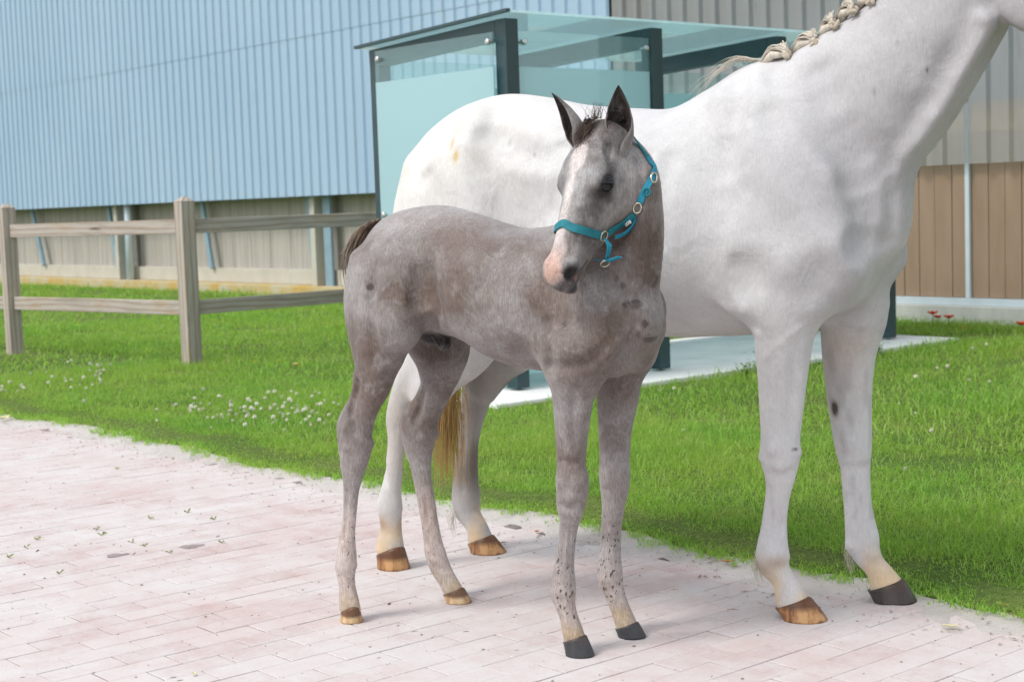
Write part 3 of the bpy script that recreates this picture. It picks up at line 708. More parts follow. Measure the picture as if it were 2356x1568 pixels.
def head_build(vol, P, A, B, Cn, L, foal):
    """head in its own frame: P poll, A towards the nose, B dorsal, Cn lateral (unit vectors in the animal frame)"""
    M = np.array([A, Cn, B])
    at = lambda a, b, c: P + L * (a * A + b * B + c * Cn)
    st = [(-.05, -.06, -.13, -.20, .02, 2, 2), (-.02, -.02, -.12, -.25, .10, 2, 2), (.05, .012, -.12, -.33, .138, 2.1, 2.1), (.15, .034, -.12, -.41, .146, 2.1, 2.2), (.25, .036, -.125, -.46, .154, 2.2, 2.3),
          (.35, .022, -.13, -.455, .155, 2.3, 2.3), (.45, .002, -.135, -.425, .145, 2.3, 2.3), (.55, -.014, -.14, -.385, .130, 2.3, 2.3), (.65, -.026, -.145, -.335, .112, 2.3, 2.3),
          (.75, -.034, -.15, -.295, .098, 2.2, 2.2), (.85, -.042, -.155, -.268, .096, 2.2, 2.2), (.92, -.056, -.16, -.268, .098, 2.2, 2.2), (.97, -.085, -.165, -.25, .082, 2.1, 2.1), (1.0, -.125, -.17, -.225, .05, 2, 2), (1.015, -.15, -.17, -.20, .01, 2, 2)]
    st = [tuple(L * x for x in r[:5]) + r[5:] for r in st]
    vol.loft(st, .03, P, M)
    rot = np.array([A, B, Cn])
    for c in (-1, 1):
        vol.ell(at(.32, -.28, .088 * c), L * np.array([.19, .165, .075]), .02, rot)              # cheek
        vol.ell(at(.355, -.065, .135 * c), L * np.array([.085, .060, .048]), .022, rot)          # orbit
        vol.ell(at(.27, -.03, .095 * c), L * np.array([.09, .05, .05]), .03, rot)                # brow
        vol.sweep([(*at(.40, -.155, .145 * c), .010 * L * 2, .02 * L), (*at(.52, -.165, .122 * c), .014 * L, .016 * L), (*at(.60, -.17, .105 * c), .008 * L, .010 * L)], .02)   # facial crest
        vol.ell(at(.20, -.055, .118 * c), L * np.array([.055, .03, .02]), .02, rot, True)        # hollow above the eye
        vol.ell(at(.905, -.115, .074 * c), L * np.array([.075, .055, .040]), .02, rot)           # nostril wing
        ax = np.array([A * .75 - B * .65, B * .75 + A * .65, Cn])
        vol.ell(at(.925, -.125, .112 * c), L * np.array([.048, .026, .036]), .008, ax, True)     # nostril
        e1 = .62 * A + .78 * B; e2 = -.78 * A + .62 * B; ec = at(.372, -.082, 0)
        q = lambda x, y, z: ec + L * (x * e1 + y * e2 + z * c * Cn)
        vol.ell(q(0, 0, .225), L * np.array([.058, .040, .075]), .003, np.array([e1, e2, Cn]), True)                                   # eye opening
        vol.sweep([(*q(-.056, -.006, .160), .008 * L, .010 * L), (*q(-.030, .042, .172), .012 * L, .013 * L), (*q(.015, .046, .172), .012 * L, .013 * L), (*q(.052, .004, .158), .008 * L, .010 * L)], .010)   # upper lid
        vol.sweep([(*q(-.050, -.012, .158), .006 * L, .008 * L), (*q(-.010, -.044, .166), .008 * L, .009 * L), (*q(.045, -.010, .156), .006 * L, .008 * L)], .010)   # lower lid
        vol.sweep([(*q(-.05, .060, .150), .006 * L, .008 * L), (*q(.0, .070, .158), .007 * L, .009 * L), (*q(.05, .045, .150), .006 * L, .008 * L)], .012)   # brow wrinkle
        vol.sweep([(*at(.80, -.222, .094 * c), .005 * L, .012 * L), (*at(.88, -.226, .094 * c), .008 * L, .014 * L), (*at(.96, -.222, .075 * c), .008 * L, .014 * L)], .006, sub=True)   # mouth corner
        vol.sweep([(*at(.955, -.222, .075 * c), .007 * L, .014 * L), (*at(.995, -.218, .035 * c), .007 * L, .014 * L), (*at(1.01, -.216, 0), .007 * L, .014 * L)], .006, sub=True)
    vol.ell(at(.945, -.245, 0), L * np.array([.055, .040, .070]), .015, rot)                     # lower lip
    vol.ell(at(.87, -.272, 0), L * np.array([.055, .035, .055]), .02, rot)                       # chin
    vol.ell(at(.955, -.155, 0), L * np.array([.05, .06, .075]), .02, rot)                        # upper lip
    return at

def ear_mesh(base, axis, opening, L, Wd, curl=.18):
    """leaf-shaped cupped ear with thickness; returns verts, quads, inner flag, height fraction"""
    ax = np.array(axis, float); ax /= np.linalg.norm(ax); op = np.array(opening, float); op -= ax * (op @ ax); op /= np.linalg.norm(op); sd = np.cross(ax, op)
    ts = np.linspace(0, 1, 18); ph = np.linspace(-1, 1, 15); lay = []
    wt = np.interp(ts, [0, .12, .3, .5, .7, .85, .95, 1], [.60, .78, 1.0, .98, .74, .44, .19, .03]); ang = np.interp(ts, [0, .15, .4, .7, 1], [180, 176, 122, 95, 80])
    for off in (0., -.0045):
        g = []
        for t, w_, a_ in zip(ts, wt, ang):
            r = Wd * w_; cen = base + ax * (L * t) + op * (curl * L * (t ** 2.2) * .5 - .0 * L)
            for p in ph:
                an = math.radians(a_) * p; rr = max(r + off * (1 - .6 * t), .001)
                g.append(cen + sd * math.sin(an) * rr + op * (-math.cos(an) * rr * .85))
        lay.append(np.array(g))
    n = len(ph); m = len(ts); V = np.concatenate(lay); Q = []
    for i in range(m - 1):
        for j in range(n - 1):
            a = i * n + j; Q.append((a, a + 1, a + n + 1, a + n)); b = a + m * n; Q.append((b, b + n, b + n + 1, b + 1))
        for j in (0, n - 1):
            a = i * n + j; b = a + m * n; Q.append((a, a + n, b + n, b) if j == 0 else (a + n, a, b, b + n))
    flag = np.concatenate([np.zeros(m * n), np.ones(m * n)]); tt = np.tile(np.repeat(ts, n), 2)
    return V, np.array(Q), flag, tt

def hoof_obj(parent, fr, u, v, r, top, yaw, mat, ratio=.92, sole_z=.001):
    """u, v = picture point of the sole's centre on the ground; top = last sweep row of the limb (coronet)"""
    g = fr.B @ (ground(u, v) - fr.O); g[2] = sole_z; c = np.array(top[:3]); fa, la = top[3] * 1.06, top[4] * 1.10
    b = bmesh.new(); rings = []; N = 32; cy_, sy_ = math.cos(yaw), math.sin(yaw)
    for f in (0, .03, .12, .35, .6, .85, .97, 1.0, 1.03):
        ring = []
        for k in range(N):
            a = 2 * math.pi * k / N; cx, cy = math.cos(a), math.sin(a)
            ex = cx * (1.10 if cx > 0 else .92) * r; ey = cy * r * ratio
            if cx < -.8: ex *= .90                                  # notch between the heel bulbs
            wall = 1 + (.015 if .02 < f < .2 else 0) - (.03 if f == 0 else 0)
            lo = np.array([(ex * cy_ - ey * sy_) * wall, (ex * sy_ + ey * cy_) * wall, 0]) + g
            tx, ty = cx * fa, cy * la; sh = 1 if f < .99 else (.93 if f < 1.01 else .6)
            hi = np.array([(tx * cy_ - ty * sy_) * sh, (tx * sy_ + ty * cy_) * sh, .36 * cx * fa]) + c
            ff = f - .07 * math.sin(math.pi * min(f, 1)) * (cx > 0) * cx
            q = lo * (1 - f) + hi * f; q[:2] = lo[:2] * (1 - ff) + hi[:2] * ff; ring.append(b.verts.new(q))
        rings.append(ring)
    for A_, B_ in zip(rings, rings[1:]):
        for k in range(N): b.faces.new((A_[k], A_[(k + 1) % N], B_[(k + 1) % N], B_[k]))
    b.faces.new(rings[0][::-1]); b.faces.new(rings[-1])
    for vv in b.verts: vv.co -= Vector(g)
    me = bpy.data.meshes.new('hoof'); b.to_mesh(me); b.free(); me.polygons.foreach_set('use_smooth', np.ones(len(me.polygons), bool))
    o = link('hoof', me, mat, parent); o.location = g; return o

def hair_mesh(name, strands, width, mat, parent, fade=True):
    """strands: list of (m,3) polylines -> thin three-sided blades of hair"""
    Vs = []; Qs = []; off = 0
    for st in strands:
        st = np.asarray(st); m = len(st); t = np.gradient(st, axis=0); a = np.cross(t, RNG.normal(size=3)); a /= np.linalg.norm(a, axis=1)[:, None] + 1e-9
        b2 = np.cross(t, a); b2 /= np.linalg.norm(b2, axis=1)[:, None] + 1e-9
        w_ = width * RNG.uniform(.6, 1.3) * (np.linspace(1, .25, m) if fade else np.ones(m))[:, None]
        V = np.stack([st + a * w_, st - a * w_ * .5 + b2 * w_ * .87, st - a * w_ * .5 - b2 * w_ * .87], 1).reshape(-1, 3); Vs.append(V)
        i = np.arange(m - 1)[:, None] * 3
        for k in range(3): Qs.append(np.stack([i[:, 0] + k, i[:, 0] + (k + 1) % 3, i[:, 0] + 3 + (k + 1) % 3, i[:, 0] + 3 + k], 1) + off)
        off += len(V)
    return link(name, np_mesh(name, np.concatenate(Vs), np.concatenate(Qs)), mat, parent)
def strand(pts, n=5, jit=.004):
    P = np.asarray(pts, float) + RNG.normal(0, jit, (len(pts), 3)); return catmull(P, n)
def blend(c, new, w): return c * (1 - w[:, None]) + np.array(new) * w[:, None]
def sstep(x, a, b): t = np.clip((x - a) / (b - a), 0, 1); return t * t * (3 - 2 * t)
def gauss(V, p, r): return np.exp(-(((V - np.array(p)) / r) ** 2).sum(1))
def vnoise(V, s, seed=0):
    """cheap smooth value noise"""
    g = np.random.default_rng(seed).uniform(0, 1, (32, 32, 32)); q = V * s; i = np.floor(q).astype(int); f = q - i; f = f * f * (3 - 2 * f); o = 0
    for dx in (0, 1):
        for dy in (0, 1):
            for dz in (0, 1):
                o = o + g[(i[:, 0] + dx) % 32, (i[:, 1] + dy) % 32, (i[:, 2] + dz) % 32] * np.where(dx, f[:, 0], 1 - f[:, 0]) * np.where(dy, f[:, 1], 1 - f[:, 1]) * np.where(dz, f[:, 2], 1 - f[:, 2])
    return o
def horse_root(name, fr):
    o = empty(name, fr.O); o.rotation_euler = (0, 0, math.atan2(fr.h[1], fr.h[0])); return o

# ================================================================== the grey mare
def mare():
    fr = MF; h = .0075; vol = Vol((-1.0, -.55, -.01), (1.85, .55, 2.15), h)
    Y = lambda lat: -lat
    vol.loft([(-.775, 1.36, 1.29, 1.22, .02, 2, 2), (-.75, 1.43, 1.28, 1.12, .11, 2, 2), (-.70, 1.50, 1.28, 1.03, .185, 2, 2), (-.63, 1.545, 1.29, .98, .235, 2, 2), (-.53, 1.588, 1.29, .95, .275, 2, 2), (-.40, 1.610, 1.29, .92, .292, 1.9, 2),
              (-.25, 1.590, 1.25, .90, .295, 1.9, 2), (-.1, 1.556, 1.20, .865, .310, 2, 2.1), (.08, 1.534, 1.16, .825, .322, 2, 2.1), (.22, 1.528, 1.14, .815, .315, 1.9, 2.1),
              (.34, 1.580, 1.14, .82, .285, 1.7, 2.1), (.44, 1.632, 1.13, .825, .255, 1.55, 2.1), (.54, 1.650, 1.12, .84, .24, 1.5, 2.1), (.66, 1.58, 1.12, .865, .225, 1.6, 2.1), (.76, 1.48, 1.13, .90, .205, 1.8, 2.1),
              (.83, 1.40, 1.15, .96, .165, 2, 2), (.875, 1.33, 1.17, 1.05, .10, 2, 2), (.90, 1.25, 1.18, 1.11, .02, 2, 2)], .05)
    # neck: crest to throat
    vol.sweep([(.50, 0, 1.22, .32, .20), (.64, 0, 1.345, .29, .18), (.79, 0, 1.48, .250, .145), (.93, 0, 1.598, .210, .115), (1.06, 0, 1.75, .165, .092), (1.17, 0, 1.86, .142, .082), (1.27, 0, 1.93, .13, .08)], .05, 5)
    for s in (1, -1):
        vol.sweep([(.83, Y(.055 * s), 1.28, .05, .05), (.98, Y(.06 * s), 1.40, .042, .045), (1.10, Y(.055 * s), 1.56, .038, .04), (1.19, Y(.05 * s), 1.70, .035, .04)], .03)          # sterno muscle beside the windpipe
        vol.sweep([(.47, Y(.10 * s), 1.55, .08, .045), (.58, Y(.165 * s), 1.38, .11, .062), (.71, Y(.18 * s), 1.22, .12, .066), (.79, Y(.155 * s), 1.11, .10, .062)], .08)             # shoulder blade
        vol.sweep([(.80, Y(.165 * s), 1.10, .11, .085), (.68, Y(.19 * s), 1.02, .13, .088), (.57, Y(.195 * s), .95, .10, .08)], .05)                                              # upper arm
        vol.ell((.545, Y(.20 * s), 1.06), (.13, .068, .17), .05)                                                                                                                  # triceps
        vol.ell((.77, Y(.10 * s), 1.04), (.09, .10, .13), .06)                                                                                                                    # breast muscle
        vol.sweep([(-.36, Y(.215 * s), 1.43, .10, .05), (-.44, Y(.235 * s), 1.25, .20, .075), (-.42, Y(.235 * s), 1.05, .20, .095), (-.36, Y(.215 * s), .93, .13, .085)], .06)       # thigh to stifle
        vol.sweep([(-.63, Y(.125 * s), 1.36, .11, .09), (-.665, Y(.145 * s), 1.20, .11, .095), (-.655, Y(.16 * s), 1.02, .11, .09), (-.64, Y(.165 * s), .86, .10, .075)], .05)            # hamstrings
        vol.sweep([(-.38, Y(.205 * s), .93, .13, .085), (-.50, Y(.185 * s), .80, .125, .075), (-.60, Y(.17 * s), .70, .09, .06), (-.67, Y(.165 * s), .60, .065, .048)], .04)         # gaskin
        vol.ell((-.335, Y(.24 * s), 1.44), (.07, .035, .05), .05)                                                                                                                 # point of the hip
        vol.ell((-.17, Y(.30 * s), 1.26), (.10, .045, .13), .06, None, True)                                                                                                      # hollow of the flank
    vol.ell((.865, 0, 1.21), (.085, .12, .17), .08)
    for s in (1, -1):
        vol.sweep([(.53, Y(.262 * s), 1.28, .02, .012), (.46, Y(.285 * s), 1.10, .02, .014), (.47, Y(.27 * s), .95, .022, .02)], .04, sub=True)   # crease behind the shoulder
        vol.sweep([(-.20, Y(.28 * s), 1.13, .025, .014), (-.18, Y(.27 * s), 1.02, .025, .02), (-.22, Y(.25 * s), .94, .03, .025)], .05, sub=True)   # flank fold
    # limbs from their outlines
    k, ox, oy = .5084, 1656.5, 674.9
    nf = crop([(40, 130, 500), (100, 148, 460), (170, 156, 428), (250, 163, 410), (400, 175, 388), (550, 183, 370), (640, 187, 360), (720, 184, 360), (775, 190, 353), (830, 204, 338), (900, 209, 318), (1000, 196, 303), (1080, 184, 303), (1130, 172, 306), (1190, 164, 315), (1240, 180, 323), (1290, 226, 345), (1340, 240, 376), (1395, 250, 405)], k, ox, oy)
    nf = fr.leg(nf, [(700, .17), (760, .175), (900, .165), (1300, .148), (1430, .147)], .80); vol.sweep(nf, .045)
    ff = crop([(30, 480, 765), (90, 462, 755), (150, 457, 738), (250, 464, 705), (350, 474, 690), (450, 486, 683), (550, 500, 682), (640, 513, 684), (700, 525, 683), (780, 545, 678), (850, 553, 677), (950, 562, 685), (1020, 567, 697), (1090, 569, 715), (1140, 575, 724), (1190, 602, 740), (1230, 636, 762), (1270, 660, 795), (1315, 668, 830)], k, ox, oy)
    ff = fr.leg(ff, [(700, -.13), (760, -.15), (900, -.155), (1300, -.164), (1400, -.164)], .80); vol.sweep(ff, .045)
    k, ox, oy = .45, 723.9, 766.9
    nh = crop([(40, 470, 760), (110, 445, 690), (180, 425, 610), (260, 400, 545), (340, 378, 515), (400, 366, 495), (450, 362, 480), (520, 371, 468), (600, 370, 458), (700, 356, 451), (760, 349, 448), (820, 332, 446), (880, 318, 452), (940, 328, 447), (1000, 335, 447), (1050, 322, 455), (1110, 312, 462)], k, ox, oy)
    nh = fr.leg(nh, [(760, .165), (1000, .155), (1300, .144)], .72); vol.sweep(nh, .03)
    fh = crop([(180, 790, 955), (250, 765, 930), (350, 742, 896), (450, 733, 862), (550, 726, 840), (650, 716, 836), (750, 706, 838), (800, 702, 845), (860, 700, 850), (910, 712, 855), (960, 750, 875), (1000, 770, 895), (1050, 780, 915)], k, ox, oy)
    fh = fr.leg(fh, [(760, -.17), (1000, -.185), (1280, -.196)], .72); vol.sweep(fh, .03)
    # head (beyond the picture's edge, kept whole)
    A = np.array([.72, 0, -.694]); Bn = np.array([.694, 0, .72]); Cn = np.array([0, -1., 0]); P = np.array([1.30, 0, 2.03]); L = .62
    at = head_build(vol, P, A, Bn, Cn, L, False)
    sc = Sculpt(vol, fr)
    sc.line([(2226, 70), (2185, 141), (2150, 211), (2100, 288), (2058, 348), (2030, 410)], .035, .020)                       # jugular groove
    sc.line([(1878, 150), (1903, 229), (1939, 290), (1978, 350)], .055, .007)                                               # front of the shoulder blade
    sc.line([(1690, 175), (1681, 229), (1667, 299), (1660, 380)], .045, .009)
    sc.line([(1760, 250), (1800, 340), (1860, 430), (1930, 500)], .045, .008)
    sc.line([(1985, 420), (2010, 500), (2000, 570)], .06, .004); sc.line([(2056, 430), (2066, 490), (2050, 560)], .03, .006)
    sc.line([(1684, 600), (1692, 650), (1714, 705), (1731, 756)], .020, .013)                                               # behind the elbow
    sc.line([(1700, 640), (1760, 690), (1830, 700), (1880, 650)], .07, .004)
    sc.line([(1880, 756), (1918, 735), (1982, 697), (2031, 666)], .018, .010)
    sc.line([(1113, 290), (1106, 345), (1114, 400), (1128, 455), (1140, 515)], .07, .013); sc.line([(1118, 305), (1150, 318), (1190, 342), (1240, 352)], .05, .010)   # hollow under the hip
    sc.bump(1092, 285, (.06, .06, .05), .006); sc.line([(975, 400), (995, 470), (1010, 540)], .03, .006)
    for k_ in range(5): sc.line([(1290 + 62 * k_, 330 + 6 * k_), (1270 + 62 * k_, 440), (1262 + 62 * k_, 560)], .028, .0035)   # ribs
    sc.line([(1763, 826), (1789, 794), (1853, 742)], .008, .004, add=True); sc.line([(1790, 860), (1800, 800), (1790, 745)], .008, .003, add=True)   # veins
    sc.line([(1835, 800), (1828, 900), (1818, 1000)], .020, .005)
    for (u, v, r_, h_) in ((1782, 1030, .022, .006), (1758, 1050, .016, .005), (1832, 1040, .016, .004), (1800, 1075, .022, .005), (1960, 1020, .022, .005), (1985, 1050, .018, .004), (1950, 1060, .016, .004), (1778, 1272, .020, .005), (1960, 1255, .02, .005)): sc.bump(u, v, r_, h_)
    sc.line([(1766, 1120), (1769, 1175), (1771, 1225)], .010, .007); sc.line([(1806, 1120), (1803, 1180), (1800, 1230)], .010, .004); sc.line([(1955, 1110), (1962, 1160), (1968, 1210)], .010, .006)
    sc.line([(1770, 1092), (1800, 1100), (1822, 1090)], .018, .002); sc.line([(1945, 1078), (1970, 1085), (1990, 1078)], .018, .002)
    sc.line([(885, 1010), (884, 1070), (886, 1120)], .010, .006); sc.line([(1062, 1010), (1062, 1080), (1062, 1130)], .010, .006)
    V, Q = vol.mesh(); V = relax(V, Q, 3)
    n = len(V); x, y, z = V.T; lat = -y
    c = np.tile(np.array([.605, .60, .605]), (n, 1)); c = blend(c, (.70, .685, .66), sstep(-x, -.1, .35) * sstep(z, .9, 1.2))
    c = blend(c, (.44, .425, .44), .8 * sstep(x, .50, 1.0) * sstep(z, .7, .95) * sstep(vnoise(V, 4, 1), .05, .6)) # greyer neck and breast
    grey = .4 * sstep(z, .75, .95) * sstep(x, .25, .85) * sstep(vnoise(V * np.array([1, 1, .7]), 5.5, 2), .45, .75)
    c = blend(c, (.36, .35, .37), grey)
    c = blend(c, (.74, .66, .50), .5 * sstep(-x, .55, .85) * sstep(z, 1.1, 1.45) * sstep(vnoise(V, 7, 3), .4, .7))        # stained rump
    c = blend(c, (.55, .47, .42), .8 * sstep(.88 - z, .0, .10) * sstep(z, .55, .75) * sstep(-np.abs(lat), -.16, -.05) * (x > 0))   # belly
    c = blend(c, (.12, .11, .11), .9 * gauss(V, (.60, .16, .86), (.11, .045, .07)))       # darker patch in the armpit
    # hind legs dirty grey-brown inside
    hd = sstep(-x, .4, .55) * sstep(.90 - z, 0, .14)
    c = blend(c, (.15, .125, .10), hd * .92 * (lat < -.02) * (.55 + .45 * sstep(vnoise(V * np.array([1, 1, .4]), 9, 4), .3, .6)) * (.45 + .55 * sstep(z, .12, .30)))
    c = blend(c, (.46, .42, .37), hd * .75 * (lat > 0) * sstep(vnoise(V * np.array([1, 1, .5]), 8, 44), .3, .7))
    low = sstep(.22 - z, 0, .16); c = blend(c, (.66, .48, .27), low * .85 * sstep(vnoise(V, 14, 5), .2, .6))
    c = blend(c, (.34, .21, .12), .75 * sstep(.05 - np.abs(z - .16), 0, .05) * sstep(vnoise(V, 11, 6), .45, .7))
    c = blend(c, (.36, .35, .36), .4 * sstep(vnoise(V * np.array([1, 1, .4]), 40, 7), .45, .8) * (x > .5) * (lat < -.02) * (z < .85) * (z > .25))
    c = blend(c, (.27, .26, .275), .6 * np.clip(gauss(V, (.98, -.12, 1.50), (.05, .06, .05)) + gauss(V, (.90, -.14, 1.40), (.05, .07, .05)) + gauss(V, (1.07, -.10, 1.62), (.05, .06, .06)), 0, 1))   # dark skin along the jugular, with some of the groove's shade painted in
    c = blend(c, (.42, .41, .43), .45 * sstep(vnoise(V * np.array([1, 1, .8]), 5, 31), .35, .75) * sstep(x, .62, .9) * sstep(z, .9, 1.0))
    c = blend(c, (.50, .48, .48), .4 * np.clip(gauss(V, (.50, -.27, 1.02), (.04, .1, .10)) + gauss(V, (-.20, -.28, 1.12), (.07, .1, .16)), 0, 1))
    for (u, v, r_, col, am) in ((1920, 939, (.012, .05, .022), (.05, .03, .02), 1.3), (1050, 360, (.010, .05, .02), (.62, .46, .20), 1.), (1040, 330, (.006, .05, .02), (.62, .46, .20), .8), (1108, 360, (.03, .06, .05), (.50, .46, .43), .35), (1170, 335, (.06, .06, .03), (.54, .54, .55), .3), (1000, 420, (.05, .06, .04), (.56, .54, .52), .3), (1138, 480, (.03, .06, .06), (.52, .50, .50), .3),
                                (1175, 330, (.003, .03, .012), (.10, .09, .09), .9), (1230, 355, (.004, .03, .004), (.30, .16, .08), .9), (1290, 420, (.004, .03, .004), (.30, .16, .08), .9), (2065, 100, (.006, .03, .003), (.1, .1, .1), .9), (2132, 160, (.003, .03, .008), (.1, .1, .1), .9), (2010, 212, (.003, .03, .012), (.12, .12, .13), .9), (1830, 1032, (.006, .03, .003), (.08, .07, .06), .9)):
        p, _ = sc.pick(u, v)
        if p is not None: c = blend(c, col, np.clip(gauss(V, p, r_) * am * 1.3, 0, .95))
    root = horse_root('mare', fr)
    tag(root, 'large white-grey mare with a braided mane standing behind the foal', 'horse')
    # ears joined to the skin
    ears = [ear_mesh(at(.02, -.01, .085 * s), -A * .75 + Bn * .65 + Cn * .18 * s, A * .6 + Bn * .5 + Cn * .6 * s, .17, .042) for s in (1, -1)]
    for ev, eq, fl, tt in ears:
        c = np.vstack([c, np.where(fl[:, None] > .5, np.array([.35, .30, .28]), np.array([.66, .65, .65]))]); Q = np.vstack([Q, eq + len(V)]); V = np.vstack([V, ev])
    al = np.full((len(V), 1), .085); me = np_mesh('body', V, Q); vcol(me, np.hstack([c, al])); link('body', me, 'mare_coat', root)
    for s in (1, -1):
        b = bmesh.new(); bmesh.ops.create_uvsphere(b, u_segments=20, v_segments=12, radius=.024); m = bpy.data.meshes.new('eye'); b.to_mesh(m); b.free(); m.polygons.foreach_set('use_smooth', np.ones(len(m.polygons), bool))
        o = link('eye', m, 'eye', root); o.location = at(.372, -.078, .150 * s)
    # hooves
    hoof_obj(root, fr, 1848, 1423, .066, nf[-1], .05, 'hoof_tan')['label'] = 'tan and brown hoof'
    hoof_obj(root, fr, 2053, 1381, .068, ff[-1], .10, 'hoof_dark')['label'] = 'dark hoof'
    hoof_obj(root, fr, 905, 1305, .060, nh[-1], -.25, 'hoof_tan')['label'] = 'tan hoof'
    hoof_obj(root, fr, 1121, 1269, .066, fh[-1], .05, 'hoof_tan')['label'] = 'brown streaked hoof'
    # tail: pale hair at the dock falling between the hind legs
    st = []
    for i in range(460):
        a, b = RNG.normal(0, .022), RNG.normal(0, .020); e = RNG.uniform(.26, .50); q = RNG.normal(0, .018)
        st.append(strand([(-.76 + .2 * a, b * .5, 1.44 + a * .3), (-.815 + a * .3, b, 1.30), (-.815 + a * .5, b * 1.2, 1.10), (-.76 + a, b * 1.3 + .01, .90), (-.715 + a * 1.2, b * 1.3 + .02, .72), (-.715 + a * 1.1 + q * .4, b * 1.2 + .02 + q, .50), (-.72 + a * 1.0 + q * .6, b * 1.1 + .02 + q, e)], 4, .003))
    t = hair_mesh('tail', st, .0019, 'blond_hair', root); t['label'] = 'long blond tail'
    # mane rolled along the crest between braid knots
    crest = [(1745, 142), (1812, 121), (1877, 92), (1921, 52), (1963, 18), (2005, -4), (2050, -32), (2095, -62)]
    K = np.array([fr.L(u, v, .05) for u, v in crest])
    tops = np.array([fr.L(u, v - 6, .015) for u, v in crest])
    for i in range(len(K) - 1):
        a, b = tops[i], tops[i + 1]; strs = []
        for j in range(130):
            f = RNG.uniform(0, 1); pp = RNG.normal(0, 1, 3)
            s0 = a * (1 - f) + b * f + np.array([0, .03 * RNG.uniform(-.3, 1), -.012]); s1 = (a * (1 - f) + b * f) * .5 + K[i + 1] * .5 + np.array([0, -.012, .016 + .012 * RNG.uniform()]); s2 = K[i + 1] + np.array([0, -.006, .004]) + pp * .003
            strs.append(strand([s0, s1, s2], 5, .002))
        lk = hair_mesh('mane_lock', strs, .0016, 'pale_hair', root, False)
        MB().tube([a * .8 + b * .2 + np.array([0, 0, -.02]), (a + K[i + 1]) / 2 + np.array([0, 0, .004]), K[i + 1] + np.array([0, 0, -.004])], [.012, .014, .008], 10).build('roll', 'pale_hair', lk, smooth=True)
    for i, p in enumerate(K[1:]):
        m = MB(); rr = .010 if i else .008; rd = random.Random(i)
        for j in range(9):
            a = j * 2.4; q = Vector((math.cos(a) * rr * (.35 + .75 * (j % 3) / 2), -.012 * (j % 2) - .004, math.sin(a) * rr * (.35 + .75 * (j % 3) / 2) - .006))
            mt = Matrix.Translation(Vector(p) + q) @ Matrix.Rotation(rd.uniform(0, 3), 4, 'Y') @ Matrix.Diagonal((1.25, .8, .72, 1)).to_4x4()
            bmesh.ops.create_icosphere(m.bm, subdivisions=2, radius=.0088, matrix=mt)
        o = m.build('mane_braid', 'braid_hair', root, smooth=True); md = o.modifiers.new('knit', 'REMESH'); md.mode = 'VOXEL'; md.voxel_size = .0021; md.use_smooth_shade = True
    st = []
    for i in range(38):
        e = RNG.uniform(0, .8); st.append(strand([tops[0] + np.array([.05 * RNG.uniform(-1, .6), 0, -.005]), tops[0] + np.array([-.06 - .05 * e, -.025 * RNG.uniform(-.5, 1), .012 * RNG.uniform(-.4, 1)]), tops[0] + np.array([-.12 - .13 * e, -.05 * RNG.uniform(0, 1.4), -.035 - .14 * e * RNG.uniform(.2, 1)])], 5, .003))
    hair_mesh('wither_hair', st, .0011, 'pale_hair', root)
    # fetlock hair
    for (u, v, lt, nn) in ((1745, 1285, .155, 46), (1955, 1265, -.17, 30), (1042, 1190, -.16, 24)):
        p = fr.L(u, v, lt); st = []
        for i in range(nn):
            o = RNG.normal(0, 1, 3) * np.array([.006, .012, .014]); st.append(strand([p + o + np.array([.012, 0, .02]), p + o + np.array([-.006, 0, -.012]), p + o + np.array([.004, 0, -.05 - .02 * RNG.uniform()])], 4, .002))
        hair_mesh('fetlock_hair', st, .0010, 'pale_hair', root)
    return root
mare()

